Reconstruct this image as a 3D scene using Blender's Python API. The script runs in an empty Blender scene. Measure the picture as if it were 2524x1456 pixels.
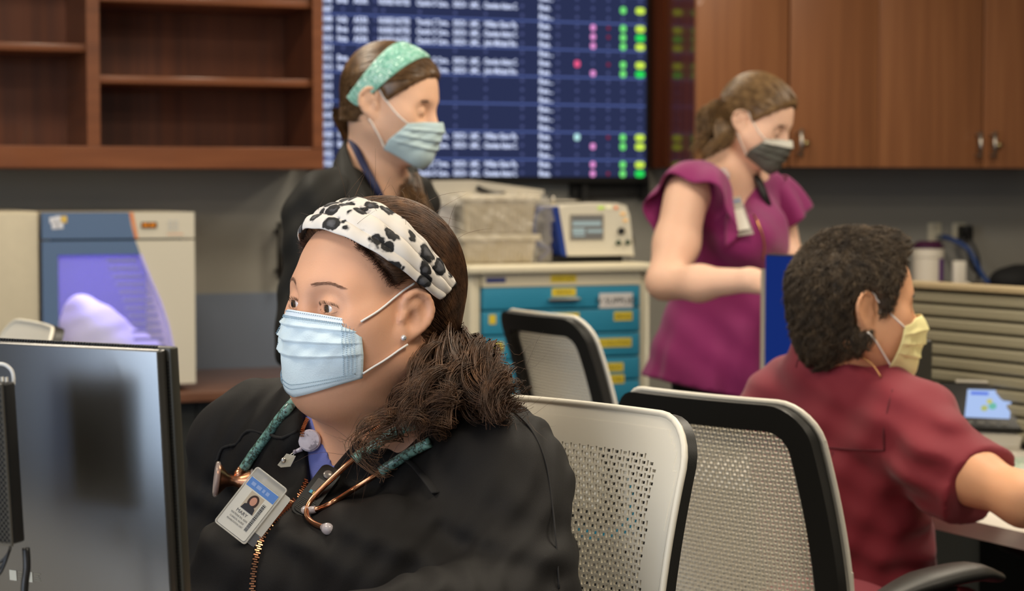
import bpy, math, random
import numpy as np
from mathutils import Vector, Matrix
from mathutils.bvhtree import BVHTree
random.seed(7); rng = np.random.default_rng(7)
SC = bpy.context.scene; COL = SC.collection
PI = math.pi; R_ = math.radians
# ---------------------------------------------------------------- camera
FPX = 4908.0; CAMH = 1.32; PITCH = R_(3.0)
CAM = np.array([0, 0, CAMH]); AX = np.array([0, math.cos(PITCH), -math.sin(PITCH)])
UP = np.array([0, math.sin(PITCH), math.cos(PITCH)]); RT = np.array([1.0, 0, 0])
def ray(px, py):
    return AX + RT * (px - 1262) / FPX - UP * (py - 728) / FPX
def P(px, py, Z):
    return CAM + ray(px, py) * Z
def rgb(r, g, b, a=1.0):
    f = lambda c: (c / 255 / 12.92) if c / 255 <= .04045 else ((c / 255 + .055) / 1.055) ** 2.4
    return (f(r), f(g), f(b), a)
cd = bpy.data.cameras.new('camera'); cam = bpy.data.objects.new('camera', cd); COL.objects.link(cam)
cam.location = CAM; cam.rotation_euler = (PI / 2 - PITCH, 0, 0)
cd.lens = 70; cd.sensor_width = 36; cd.clip_start = .05; cd.clip_end = 60
cd.dof.use_dof = True; cd.dof.focus_distance = 2.24; cd.dof.aperture_fstop = 7.0
SC.camera = cam
# ---------------------------------------------------------------- world, light, exposure
w = bpy.data.worlds.new('room_air'); SC.world = w; w.use_nodes = True
w.node_tree.nodes['Background'].inputs[0].default_value = (1.0, .93, .82, 1)
w.node_tree.nodes['Background'].inputs[1].default_value = .32
SC.view_settings.view_transform = 'Standard'; SC.view_settings.look = 'None'
SC.view_settings.gamma = 1; SC.view_settings.use_curve_mapping = False
SC.view_settings.exposure = 0.0
SC.cycles.max_bounces = 6; SC.cycles.sample_clamp_indirect = 4
def area(name, loc, target, sx, sy, power, color):
    l = bpy.data.lights.new(name, 'AREA'); l.shape = 'RECTANGLE'; l.size = sx; l.size_y = sy
    l.energy = power; l.color = color
    o = bpy.data.objects.new(name, l); COL.objects.link(o); o.location = loc
    d = Vector(target) - Vector(loc); o.rotation_euler = d.to_track_quat('-Z', 'Y').to_euler()
    return o
WARM = (1, .88, .70); COOL = (.72, .85, 1.0)
area('window_light', (-1.9, .1, 1.9), (-.2, 2.6, 1.05), 1.6, 1.3, 30, (.97, .97, 1.0))
area('window_daylight', (-4.42, -1.18, 1.18), (0, -.6, 1.0), 2.5, 2.2, 165, (.62, .79, 1.0))
for (x, y, p) in ((-1.6, 2.2, 22), (.6, 1.6, 22), (.9, 3.4, 30), (-1.0, 4.4, 26), (1.9, 5.2, 26), (.2, 6.0, 16), (3.0, 3.0, 20)):
    area('ceiling_lamp_light', (x, y, 2.64), (x, y, 0), .6, .6, p, WARM)
# ---------------------------------------------------------------- materials
MATS = {}
def mat(name, col, rough=.5, metal=0, bump=0, bscale=200, var=0, vscale=30, spec=.5, coat=0, emit=None, estr=0, sss=0, stretch=None, alpha=1, trans=0, sheen=0, ior=1.45):
    if name in MATS: return MATS[name]
    m = bpy.data.materials.new(name); m.use_nodes = True; nt = m.node_tree; b = nt.nodes['Principled BSDF']
    I = b.inputs
    I['Base Color'].default_value = col; I['Roughness'].default_value = rough; I['Metallic'].default_value = metal
    I['Specular IOR Level'].default_value = spec; I['Coat Weight'].default_value = coat; I['IOR'].default_value = ior
    if sheen: I['Sheen Weight'].default_value = sheen
    if sss:
        I['Subsurface Weight'].default_value = sss; I['Subsurface Radius'].default_value = (1, .35, .2); I['Subsurface Scale'].default_value = .006
    if emit: I['Emission Color'].default_value = emit; I['Emission Strength'].default_value = estr
    I['Alpha'].default_value = alpha; I['Transmission Weight'].default_value = trans
    tc = nt.nodes.new('ShaderNodeTexCoord'); mp = nt.nodes.new('ShaderNodeMapping')
    nt.links.new(tc.outputs['Object'], mp.inputs[0])
    if stretch: mp.inputs['Scale'].default_value = stretch
    if var:
        n = nt.nodes.new('ShaderNodeTexNoise'); n.inputs['Scale'].default_value = vscale; n.inputs['Detail'].default_value = 5
        nt.links.new(mp.outputs[0], n.inputs['Vector'])
        r = nt.nodes.new('ShaderNodeValToRGB'); r.color_ramp.elements[0].position = .3; r.color_ramp.elements[1].position = .7
        r.color_ramp.elements[0].color = tuple(c * (1 - var) for c in col[:3]) + (1,)
        r.color_ramp.elements[1].color = tuple(min(1, c * (1 + var)) for c in col[:3]) + (1,)
        nt.links.new(n.outputs['Fac'], r.inputs[0]); nt.links.new(r.outputs[0], I['Base Color'])
    if bump:
        n = nt.nodes.new('ShaderNodeTexNoise'); n.inputs['Scale'].default_value = bscale; n.inputs['Detail'].default_value = 3
        nt.links.new(mp.outputs[0], n.inputs['Vector'])
        bp = nt.nodes.new('ShaderNodeBump'); bp.inputs['Strength'].default_value = bump; bp.inputs['Distance'].default_value = .002
        nt.links.new(n.outputs['Fac'], bp.inputs['Height']); nt.links.new(bp.outputs[0], I['Normal'])
    MATS[name] = m; return m
def ramp_mat(name, tex, scale, stops, rough=.5, interp='LINEAR', coat=0, vec='Object', distort=0, randomness=1, feature=None, detail=3, mapscale=(1, 1, 1), metal=0):
    """procedural colour: a noise or voronoi value through a colour ramp"""
    m = mat(name, (1, 1, 1, 1), rough, metal=metal, coat=coat); nt = m.node_tree; b = nt.nodes['Principled BSDF']
    tc = nt.nodes.new('ShaderNodeTexCoord'); mp = nt.nodes.new('ShaderNodeMapping'); mp.inputs['Scale'].default_value = mapscale
    nt.links.new(tc.outputs[vec], mp.inputs[0]); src = mp.outputs[0]
    if distort:
        n0 = nt.nodes.new('ShaderNodeTexNoise'); n0.inputs['Scale'].default_value = scale * 2.5; nt.links.new(src, n0.inputs['Vector'])
        mx = nt.nodes.new('ShaderNodeVectorMath'); mx.operation = 'MULTIPLY_ADD'; mx.inputs[1].default_value = (distort,) * 3
        nt.links.new(n0.outputs['Color'], mx.inputs[0]); nt.links.new(src, mx.inputs[2]); src = mx.outputs[0]
    if tex == 'noise':
        n = nt.nodes.new('ShaderNodeTexNoise'); n.inputs['Detail'].default_value = detail; out = n.outputs['Fac']
    else:
        n = nt.nodes.new('ShaderNodeTexVoronoi'); out = n.outputs['Distance']; n.inputs['Randomness'].default_value = randomness
        if feature: n.feature = feature
    n.inputs['Scale'].default_value = scale; nt.links.new(src, n.inputs['Vector'])
    r = nt.nodes.new('ShaderNodeValToRGB'); cr = r.color_ramp; cr.interpolation = interp
    while len(cr.elements) > 1: cr.elements.remove(cr.elements[-1])
    cr.elements[0].position = stops[0][0]; cr.elements[0].color = stops[0][1]
    for p_, c_ in stops[1:]: e = cr.elements.new(p_); e.color = c_
    nt.links.new(out, r.inputs[0]); nt.links.new(r.outputs[0], b.inputs['Base Color'])
    return m
def emis(name, col, s):
    if name in MATS: return MATS[name]
    m = bpy.data.materials.new(name); m.use_nodes = True; nt = m.node_tree; nt.nodes.clear()
    e = nt.nodes.new('ShaderNodeEmission'); e.inputs[0].default_value = col; e.inputs[1].default_value = s
    o = nt.nodes.new('ShaderNodeOutputMaterial'); nt.links.new(e.outputs[0], o.inputs[0]); MATS[name] = m; return m
# ---------------------------------------------------------------- object helpers
LOC = {}
def tagp(o, label=None, cat=None, group=None, kind=None):
    if label: o['label'] = label
    if cat: o['category'] = cat
    if group: o['group'] = group
    if kind: o['kind'] = kind
    return o
def thing(name, label, cat, loc, group=None):
    o = bpy.data.objects.new(name, None); COL.objects.link(o); o.location = [float(c) for c in loc]; o.empty_display_size = .05
    LOC[o] = Vector(o.location)
    return tagp(o, label, cat, group)
def link_mesh(name, me, m, parent=None, label=None, local=False):
    o = bpy.data.objects.new(name, me); COL.objects.link(o)
    if m is not None and not me.materials:
        for q in (m if isinstance(m, (list, tuple)) else [m]): me.materials.append(q)
    if parent is not None:
        o.parent = parent
        pl = LOC.get(parent, Vector((0, 0, 0)))
        if not local: o.location = -pl
    LOC[o] = Vector((0, 0, 0)) if not local else LOC.get(parent, Vector((0, 0, 0)))
    if label: o['label'] = label
    return o
def mesh_np(name, V, F, smooth=True, mi=None):
    """V (n,3), F list of faces or (m,k) array"""
    me = bpy.data.meshes.new(name)
    V = np.asarray(V, dtype=np.float32)
    if isinstance(F, np.ndarray):
        m, k = F.shape
        me.vertices.add(len(V)); me.vertices.foreach_set('co', V.ravel())
        me.loops.add(m * k); me.loops.foreach_set('vertex_index', F.astype(np.int32).ravel())
        me.polygons.add(m); me.polygons.foreach_set('loop_start', np.arange(0, m * k, k, dtype=np.int32))
        me.update(calc_edges=True)
    else:
        me.from_pydata([tuple(map(float, v)) for v in V], [], [tuple(f) for f in F]); me.update()
    if mi is not None: me.polygons.foreach_set('material_index', np.asarray(mi, dtype=np.int32))
    me.polygons.foreach_set('use_smooth', np.full(len(me.polygons), smooth)); me.validate()
    return me
def catmull(pts, n=8):
    pts = [np.asarray(p, float) for p in pts]
    if len(pts) < 3: return np.array(pts)
    q = [2 * pts[0] - pts[1]] + pts + [2 * pts[-1] - pts[-2]]; out = []
    for i in range(1, len(q) - 2):
        for t in np.linspace(0, 1, n, endpoint=False):
            a, b, c, d = q[i - 1:i + 3]
            out.append(.5 * (2 * b + (c - a) * t + (2 * a - 5 * b + 4 * c - d) * t * t + (3 * b - a - 3 * c + d) * t ** 3))
    out.append(q[-2]); return np.array(out)
class MB:
    def __init__(s): s.v = []; s.f = []; s.mi = []
    def add(s, V, F, mi=0):
        b = len(s.v); s.v += [tuple(map(float, p)) for p in V]; s.f += [tuple(b + i for i in f) for f in F]; s.mi += [mi] * len(F); return s
    def box(s, lo, hi, bev=0, mi=0):
        (a, b, c), (d, e, f) = lo, hi
        a, d = min(a, d), max(a, d); b, e = min(b, e), max(b, e); c, f = min(c, f), max(c, f)
        if bev <= 0:
            V = [(x, y, z) for x in (a, d) for y in (b, e) for z in (c, f)]
            return s.add(V, [(0, 1, 3, 2), (4, 6, 7, 5), (0, 4, 5, 1), (2, 3, 7, 6), (0, 2, 6, 4), (1, 5, 7, 3)], mi)
        import bmesh
        bm = bmesh.new(); bmesh.ops.create_cube(bm, size=1)
        for v in bm.verts: v.co = ((a + d) / 2 + v.co.x * (d - a), (b + e) / 2 + v.co.y * (e - b), (c + f) / 2 + v.co.z * (f - c))
        bmesh.ops.bevel(bm, geom=bm.edges[:], offset=min(bev, .49 * min(d - a, e - b, f - c)), segments=3, profile=.5, affect='EDGES')
        bm.verts.index_update(); s.add([v.co[:] for v in bm.verts], [[v.index for v in q.verts] for q in bm.faces], mi); bm.free(); return s
    def prism(s, poly, axis, lo, hi, mi=0):
        """poly 2D extruded along axis (0,1,2) from lo to hi"""
        n = len(poly); o = [i for i in range(3) if i != axis]; V = []
        for t in (lo, hi):
            for p in poly:
                v = [0, 0, 0]; v[axis] = t; v[o[0]] = p[0]; v[o[1]] = p[1]; V.append(v)
        F = [tuple(range(n))[::-1], tuple(range(n, 2 * n))] + [(i, (i + 1) % n, n + (i + 1) % n, n + i) for i in range(n)]
        return s.add(V, F, mi)
    def tube(s, pts, r, n=10, mi=0, cap=True, flat=1.0):
        pts = np.asarray(pts, float); m = len(pts); rr = np.full(m, r) if np.isscalar(r) else np.asarray(r, float)
        if len(rr) != m: rr = np.interp(np.linspace(0, 1, m), np.linspace(0, 1, len(rr)), rr)
        T = np.gradient(pts, axis=0); T /= np.linalg.norm(T, axis=1)[:, None] + 1e-9
        u = np.cross(T[0], [0, 0, 1.0]);
        if np.linalg.norm(u) < .1: u = np.cross(T[0], [1.0, 0, 0])
        u /= np.linalg.norm(u); V = []
        for i in range(m):
            u = u - T[i] * np.dot(u, T[i]); u /= np.linalg.norm(u) + 1e-9; v = np.cross(T[i], u)
            for k in range(n):
                a = 2 * PI * k / n; V.append(pts[i] + rr[i] * (math.cos(a) * u + flat * math.sin(a) * v))
        F = [(i * n + k, i * n + (k + 1) % n, (i + 1) * n + (k + 1) % n, (i + 1) * n + k) for i in range(m - 1) for k in range(n)]
        if cap: F += [tuple(range(n))[::-1], tuple((m - 1) * n + k for k in range(n))]
        return s.add(V, F, mi)
    def lathe(s, prof, n=24, M=None, mi=0):
        """prof: list of (r, z) ; optional 4x4 M"""
        V = [(r * math.cos(2 * PI * k / n), r * math.sin(2 * PI * k / n), z) for r, z in prof for k in range(n)]
        F = [(i * n + k, i * n + (k + 1) % n, (i + 1) * n + (k + 1) % n, (i + 1) * n + k) for i in range(len(prof) - 1) for k in range(n)]
        if prof[0][0] > 1e-6: F.append(tuple(range(n))[::-1])
        if prof[-1][0] > 1e-6: F.append(tuple((len(prof) - 1) * n + k for k in range(n)))
        if M is not None: V = [(M @ Vector(v))[:] for v in V]
        return s.add(V, F, mi)
    def ball(s, c, r, n=12, mi=0, M=None):
        r = (r,) * 3 if np.isscalar(r) else r
        V = []; F = []
        for i in range(n + 1):
            t = PI * i / n
            for k in range(2 * n):
                a = PI * k / n; q = Vector((r[0] * math.sin(t) * math.cos(a), r[1] * math.sin(t) * math.sin(a), r[2] * math.cos(t)))
                if M is not None: q = M @ q
                V.append((c[0] + q[0], c[1] + q[1], c[2] + q[2]))
        for i in range(n):
            for k in range(2 * n): F.append((i * 2 * n + k, (i + 1) * 2 * n + k, (i + 1) * 2 * n + (k + 1) % (2 * n), i * 2 * n + (k + 1) % (2 * n)))
        return s.add(V, F, mi)
    def xf(s, M):
        s.v = [tuple(M @ Vector(p)) for p in s.v]; return s
    def build(s, name, m, parent=None, smooth=False, label=None, local=False):
        me = bpy.data.meshes.new(name); me.from_pydata(s.v, [], s.f); me.update()
        for q in (m if isinstance(m, (list, tuple)) else [m]): me.materials.append(q)
        me.polygons.foreach_set('material_index', s.mi)
        me.polygons.foreach_set('use_smooth', [bool(smooth)] * len(s.f))
        if smooth == 'auto':
            me.polygons.foreach_set('use_smooth', [True] * len(s.f)); me.set_sharp_from_angle(angle=R_(40))
        me.validate()
        return link_mesh(name, me, None, parent, label, local)
def grid_mesh(G):
    """G (a,b,3) -> V,F"""
    a, b = G.shape[:2]; V = G.reshape(-1, 3); i = np.arange(a * b).reshape(a, b)
    F = np.stack([i[:-1, :-1], i[1:, :-1], i[1:, 1:], i[:-1, 1:]], -1).reshape(-1, 4); return V, F
def solidify(o, t, off=-1.0):
    m = o.modifiers.new('thickness', 'SOLIDIFY'); m.thickness = t; m.offset = off; return o
def frame_m(org, X, Y, Z):
    M = Matrix.Identity(4)
    for i, c in enumerate((X, Y, Z, org)):
        for j in range(3): M[j][i] = float(c[j])
    return M
def nrm(v): v = np.asarray(v, float); return v / np.linalg.norm(v)
def text(body, size, M, m, parent, name='lettering', label=None, ls=1.0, ext=0.0, ax='LEFT', sx=1.0):
    c = bpy.data.curves.new(name, 'FONT'); c.body = body; c.size = size; c.space_line = ls; c.extrude = ext; c.align_x = ax; c.resolution_u = 2
    c.materials.append(m); o = bpy.data.objects.new(name, c); COL.objects.link(o)
    pl = LOC.get(parent, Vector((0, 0, 0))); o.parent = parent
    Mx = Matrix.Translation(-pl) @ M @ Matrix.Diagonal((sx, 1, 1, 1)); o.matrix_local = Mx
    if label: o['label'] = label
    return o
# ---------------------------------------------------------------- smooth solid modelling (distance fields -> mesh)
class Shape:
    def __init__(s): s.ops = []
    def _p(s, kind, fn, lo, hi, k): s.ops.append((kind, fn, np.asarray(lo, float), np.asarray(hi, float), k)); return s
    def cone(s, a, b, ra, rb, k=.03, op='u', flat=None):
        a = np.asarray(a, np.float32); b = np.asarray(b, np.float32); ba = b - a; L = max(float(ba @ ba), 1e-9)
        def fn(Q):
            q = Q - a; t = np.clip(q @ ba / L, 0, 1); d = np.linalg.norm(q - t[..., None] * ba, axis=-1)
            return d - (ra + (rb - ra) * t)
        r = max(ra, rb); return s._p(op, fn, np.minimum(a, b) - r, np.maximum(a, b) + r, k)
    def ell(s, c, r, k=.03, R=None, op='u'):
        c = np.asarray(c, np.float32); r = np.asarray(r, np.float32) * np.ones(3, np.float32); R = np.eye(3, dtype=np.float32) if R is None else np.asarray(R, np.float32)
        def fn(Q):
            q = (Q - c) @ R; k0 = np.linalg.norm(q / r, axis=-1); k1 = np.linalg.norm(q / (r * r), axis=-1) + 1e-9
            return k0 * (k0 - 1) / k1
        e = np.sqrt(((R * r) ** 2).sum(1)); return s._p(op, fn, c - e, c + e, k)
    def plane(s, p, n, k=.004):
        """cut away the side n points to"""
        p = np.asarray(p, np.float32); n = np.asarray(nrm(n), np.float32)
        return s._p('i', lambda Q: (Q - p) @ n, [-9] * 3, [9] * 3, k)
    def wedge(s, planes, k=.004):
        """remove the region on the positive side of all planes [(p,n)...]"""
        ps = [(np.asarray(p, np.float32), np.asarray(nrm(n), np.float32)) for p, n in planes]
        def fn(Q):
            d = (Q - ps[0][0]) @ ps[0][1]
            for p, n in ps[1:]: d = np.minimum(d, (Q - p) @ n)
            return -d
        return s._p('s', fn, [-9] * 3, [9] * 3, k)
    def disp(s, fn): return s._p('d', fn, [-9] * 3, [9] * 3, 0)
    def comb(s, F, d, kind, k):
        if kind == 'u':
            h = np.maximum(k - np.abs(F - d), 0) / max(k, 1e-6); return np.minimum(F, d) - h * h * k * .25
        if kind == 's': d = -d
        if kind == 'd': return F + d
        h = np.maximum(k - np.abs(F - d), 0) / max(k, 1e-6); return np.maximum(F, d) + h * h * k * .25
    def eval(s, Q):
        Q = np.asarray(Q, np.float32); F = np.full(Q.shape[:-1], .5, np.float32)
        for kind, fn, lo, hi, k in s.ops: F = s.comb(F, fn(Q), kind, k)
        return F
    def grad(s, Q, e=.0015):
        g = np.stack([s.eval(Q + np.eye(3)[i] * e) - s.eval(Q - np.eye(3)[i] * e) for i in range(3)], -1)
        return g / (np.linalg.norm(g, axis=-1, keepdims=True) + 1e-9)
    def mesh(s, name, h, lo=None, hi=None, keep=None, mg=.05):
        U = [o for o in s.ops if o[0] == 'u']
        L = np.min([o[2] for o in U], 0) - .02 if lo is None else np.asarray(lo, float)
        H = np.max([o[3] for o in U], 0) + .02 if hi is None else np.asarray(hi, float)
        n = np.ceil((H - L) / h).astype(int) + 1
        xs = [(L[i] + h * np.arange(n[i])).astype(np.float32) for i in range(3)]
        F = np.full(n, .2, np.float32)
        for kind, fn, lo_, hi_, k in s.ops:
            m = mg + k
            i0 = np.clip(np.floor((lo_ - m - L) / h).astype(int), 0, n); i1 = np.clip(np.ceil((hi_ + m - L) / h).astype(int) + 1, 0, n)
            if (i1 <= i0).any(): continue
            sl = tuple(slice(a, b) for a, b in zip(i0, i1)); sub = F[sl]
            if kind in 'isd':
                sel = np.abs(sub) < .06 if kind == 'd' else sub < .06
                if not sel.any(): continue
                ii = np.nonzero(sel); Q = np.stack([xs[j][i0[j]:i1[j]][ii[j]] for j in range(3)], -1)
                sub[ii] = s.comb(sub[ii], fn(Q).astype(np.float32), kind, k)
            else:
                G = np.stack(np.meshgrid(*[xs[j][i0[j]:i1[j]] for j in range(3)], indexing='ij'), -1)
                sub[...] = s.comb(sub, fn(G).astype(np.float32), kind, k)
        V, Q = nets(F, L, h)
        if keep is not None and len(V):
            ok = keep(V); Q = Q[ok[Q].all(1)]
        used = np.unique(Q); mp = np.zeros(len(V), int); mp[used] = np.arange(len(used))
        return mesh_np(name, V[used], mp[Q])
def nets(F, L, h):
    S = F < 0; nx, ny, nz = F.shape
    c = np.zeros((nx - 1, ny - 1, nz - 1), np.int8)
    for dx in (0, 1):
        for dy in (0, 1):
            for dz in (0, 1): c += S[dx:nx - 1 + dx, dy:ny - 1 + dy, dz:nz - 1 + dz]
    act = (c > 0) & (c < 8); I, J, K = np.nonzero(act); n = len(I)
    idx = np.full(c.shape, -1, np.int32); idx[act] = np.arange(n)
    pos = np.zeros((n, 3)); cnt = np.zeros(n)
    cor = [(a, b, d) for a in (0, 1) for b in (0, 1) for d in (0, 1)]
    for a in cor:
        for ax in range(3):
            if a[ax]: continue
            b = list(a); b[ax] = 1
            fa = F[I + a[0], J + a[1], K + a[2]]; fb = F[I + b[0], J + b[1], K + b[2]]; m = (fa < 0) != (fb < 0)
            t = np.where(m, fa / np.where(m, fa - fb, 1), 0)
            p = np.tile(np.array(a, float), (n, 1)); p[:, ax] = t; pos += p * m[:, None]; cnt += m
    pos /= cnt[:, None]; V = L + h * (np.stack([I, J, K], -1) + pos)
    Qs = []
    for ax in range(3):
        A = [slice(None)] * 3; B = [slice(None)] * 3; A[ax] = slice(0, -1); B[ax] = slice(1, None)
        ed = S[tuple(A)] != S[tuple(B)]; o = [i for i in range(3) if i != ax]
        i = np.stack(np.nonzero(ed), -1)
        ok = (i[:, o[0]] > 0) & (i[:, o[1]] > 0) & (i[:, o[0]] < F.shape[o[0]] - 1) & (i[:, o[1]] < F.shape[o[1]] - 1); i = i[ok]
        def at(d0, d1):
            j = i.copy(); j[:, o[0]] -= d0; j[:, o[1]] -= d1; return idx[j[:, 0], j[:, 1], j[:, 2]]
        q = np.stack([at(1, 1), at(0, 1), at(0, 0), at(1, 0)], -1)
        sgn = S[i[:, 0], i[:, 1], i[:, 2]]
        if ax == 1: sgn = ~sgn
        q[~sgn] = q[~sgn][:, ::-1]; Qs.append(q)
    Q = np.concatenate(Qs); Q = Q[(Q >= 0).all(1)]
    # one light smoothing pass
    acc = np.zeros_like(V); k = np.zeros(len(V))
    for a in range(4):
        np.add.at(acc, Q[:, a], V[Q[:, (a + 1) % 4]] + V[Q[:, a - 1]]); np.add.at(k, Q[:, a], 2)
    V = .5 * V + .5 * acc / np.maximum(k, 1)[:, None]
    return V, Q
def rotm(yaw, pitch=0, roll=0):
    """local X right, Y forward, Z up; yaw 0 faces +Y"""
    return np.array((Matrix.Rotation(R_(yaw), 3, 'Z') @ Matrix.Rotation(R_(pitch), 3, 'X') @ Matrix.Rotation(R_(roll), 3, 'Y')))
def bvh_of(objs):
    V = []; F = []
    for o in (objs if isinstance(objs, (list, tuple)) else [objs]):
        me = o.data; b = len(V); w = LOC[o.parent] + o.location if o.parent else o.location
        V += [v.co + (w if o.parent else Vector()) for v in me.vertices]; F += [[b + i for i in p.vertices] for p in me.polygons]
    return BVHTree.FromPolygons(V, F)
def hit(bv, px, py, off=0.0, dflt=2.3):
    d = Vector(ray(px, py)); h = bv.ray_cast(Vector(CAM), d.normalized())
    if h[0] is None: return np.array(CAM + np.array(d) * dflt)
    return np.array(h[0]) - off * np.array(d.normalized())
def drape(bv, pts, off, n=6, dflt=2.3):
    return catmull([hit(bv, x, y, off, dflt) for x, y in pts], n)
def strand_mesh(paths, r, n=3, taper=.35):
    """paths (N,M,3) -> many thin tubes in one mesh"""
    N, M, _ = paths.shape; T = np.gradient(paths, axis=1); T /= np.linalg.norm(T, axis=-1, keepdims=True) + 1e-9
    ref = np.array([.3, .2, .93]); u = np.cross(T, ref); u /= np.linalg.norm(u, axis=-1, keepdims=True) + 1e-9; v = np.cross(T, u)
    prof = np.interp(np.linspace(0, 1, M), [0, .15, .7, 1], [.7, 1, 1, taper])
    rr = (np.asarray(r) * np.ones(N))[:, None] * prof[None]
    ring = [paths + rr[..., None] * (math.cos(2 * PI * k / n) * u + math.sin(2 * PI * k / n) * v) for k in range(n)]
    V = np.stack(ring, 2).reshape(-1, 3); idx = np.arange(N * M * n).reshape(N, M, n); F = []
    for k in range(n):
        k2 = (k + 1) % n; F.append(np.stack([idx[:, :-1, k], idx[:, :-1, k2], idx[:, 1:, k2], idx[:, 1:, k]], -1).reshape(-1, 4))
    return V, np.concatenate(F)
def comb_strands(shape, start, dirfn, steps, step, off, jitter=.0):
    """grow strands over a shape: dirfn(pos) gives the wanted direction, off the height above it"""
    p = start.copy(); out = [p.copy()]; N = len(p); o = np.asarray(off) * np.ones(N)
    jit = rng.normal(size=(N, 3)) * jitter
    for i in range(steps):
        g = shape.grad(p); d = dirfn(p) + jit; d -= g * (d * g).sum(-1, keepdims=True) * .96
        d /= np.linalg.norm(d, axis=-1, keepdims=True) + 1e-9; p = p + d * step
        s_ = shape.eval(p); g = shape.grad(p); p = p - g * (s_ - o)[:, None]; out.append(p.copy())
    return np.stack(out, 1)
def sample_on(mesh_me, cond, n, H=None):
    k = len(mesh_me.vertices); V = np.zeros(k * 3, np.float32); mesh_me.vertices.foreach_get('co', V); V = V.reshape(-1, 3)
    V = V[cond(V)]; V = V if H is None else V[H.eval(V) > -.003]; i = rng.integers(0, len(V), n); return V[i].astype(float) + rng.normal(size=(n, 3)) * .0012
# ---------------------------------------------------------------- wall frame (the back wall runs away to the right)
PHI = R_(22); OW = np.array([0, 7.0, 0]); WU = np.array([math.cos(PHI), math.sin(PHI), 0]); WY = np.array([-math.sin(PHI), math.cos(PHI), 0])
WM = frame_m(OW, WU, WY, (0, 0, 1))
def wp(px, py, off):
    d = ray(px, py); t = (-off - (CAM - OW) @ WY) / (d @ WY); p = CAM + d * t - OW
    return float(p @ WU), float(p[2])
def wloc(u, off, z): return tuple(OW + WU * u - WY * off + np.array([0, 0, z]))
def wpart(mb, name, m, parent, smooth=False, label=None): return mb.xf(WM).build(name, m, parent, smooth, label)
def wbox(name, m, parent, u0, u1, o0, o1, z0, z1, bev=0, label=None, smooth=False):
    return wpart(MB().box((u0, -o1, z0), (u1, -o0, z1), bev), name, m, parent, 'auto' if bev else False, label)
def struct(name, mb, m, smooth=False):
    o = mb.build(name, m, None, smooth); o['kind'] = 'structure'; return o
# materials
def wood(name, a, b, c, rough, scale=(34, 34, 1.3)):
    return ramp_mat(name, 'noise', 1.0, [(.25, rgb(*a)), (.5, rgb(*b)), (.75, rgb(*c))], rough, detail=6, mapscale=scale, coat=.25)
M_SHELF = wood('dark_mahogany', (84, 43, 22), (102, 53, 27), (118, 63, 33), .6)
M_SHELFT = wood('reddish_edge_wood', (108, 60, 32), (121, 69, 38), (132, 78, 45), .35, (3, 3, 30))
M_DOOR = wood('walnut_laminate', (134, 85, 53), (147, 94, 58), (159, 105, 66), .4)
M_DSIDE = wood('dark_walnut_side', (74, 34, 22), (86, 42, 26), (98, 50, 30), .16)
M_WALL = mat('grey_paint', rgb(146, 143, 134), .7, var=.05, vscale=2, bump=.15, bscale=300)
M_LOWW = mat('bluish_panel', rgb(112, 122, 138), .45, var=.04, vscale=3)
M_CEIL = mat('ceiling_tile_white', rgb(215, 212, 204), .8, bump=.3, bscale=120)
M_FLOOR = ramp_mat('dark_carpet', 'noise', 260, [(.3, rgb(42, 40, 40)), (.6, rgb(66, 62, 60))], .95)
M_BLK = mat('black_plastic', rgb(26, 25, 24), .42)
M_BLK2 = mat('satin_black_plastic', rgb(38, 37, 34), .38, bump=.1, bscale=900)
M_STEEL = mat('brushed_steel', rgb(190, 184, 172), .32, 1)
M_BRASS = mat('brass_lock', rgb(200, 180, 130), .3, 1)
M_CREAM = mat('cream_plastic', rgb(222, 213, 188), .42, var=.03, vscale=4)
M_WHITE = mat('warm_white_plastic', rgb(228, 222, 208), .38)
M_BEIGE = mat('beige_metal', rgb(205, 194, 168), .5, var=.03)
# shell
struct('floor', MB().box((-6, -4, -.1), (7, 11, 0)), M_FLOOR)
ceil = struct('ceiling', MB().box((-6, -4, 2.7), (7, 11, 2.8)), M_CEIL)
wb = MB().box((-6.5, 0, 0), (7, .12, 2.7)).xf(WM); struct('wall_back', wb, M_WALL)
struct('wall_left', MB().box((-4.6, -3.5, 0), (-4.48, 6.2, 2.7)), M_WALL)
struct('wall_right', MB().box((5.6, -3.5, 0), (5.72, 9.6, 2.7)), M_WALL)
o = struct('baseboard_back', MB().box((-6, -.015, 0), (6.5, 0, .1)).xf(WM), M_BLK)
for (x, y) in ((-1.6, 2.2), (.6, 1.6), (.9, 3.4), (-1.0, 4.4), (1.9, 5.2), (3.0, 3.0)):
    t = thing('ceiling_light', 'recessed square ceiling light panel above the work area', 'ceiling light', (x, y, 2.69), 'recessed ceiling lights above the frame')
    MB().box((x - .31, y - .31, 2.675), (x + .31, y + .31, 2.7)).build('frame', M_WHITE, t)
    MB().box((x - .28, y - .28, 2.67), (x + .28, y + .28, 2.676)).build('diffuser', emis('lamp_diffuser', (1, .9, .75, 1), 2.5), t)
t = struct('window_1', MB().box((-4.47, -2.3, .08), (-4.46, .08, 2.35)), emis('sky_pane', (.45, .62, 1, 1), .9))
for i, (y0, y1, z0_, z1_) in enumerate(((-2.36, -2.3, .02, 2.41), (.08, .14, .02, 2.41), (-2.3, .08, 2.35, 2.41), (-2.3, .08, .02, .08))):
    MB().box((-4.48, y0, z0_), (-4.43, y1, z1_)).build('window_frame', M_WHITE, t)
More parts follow.
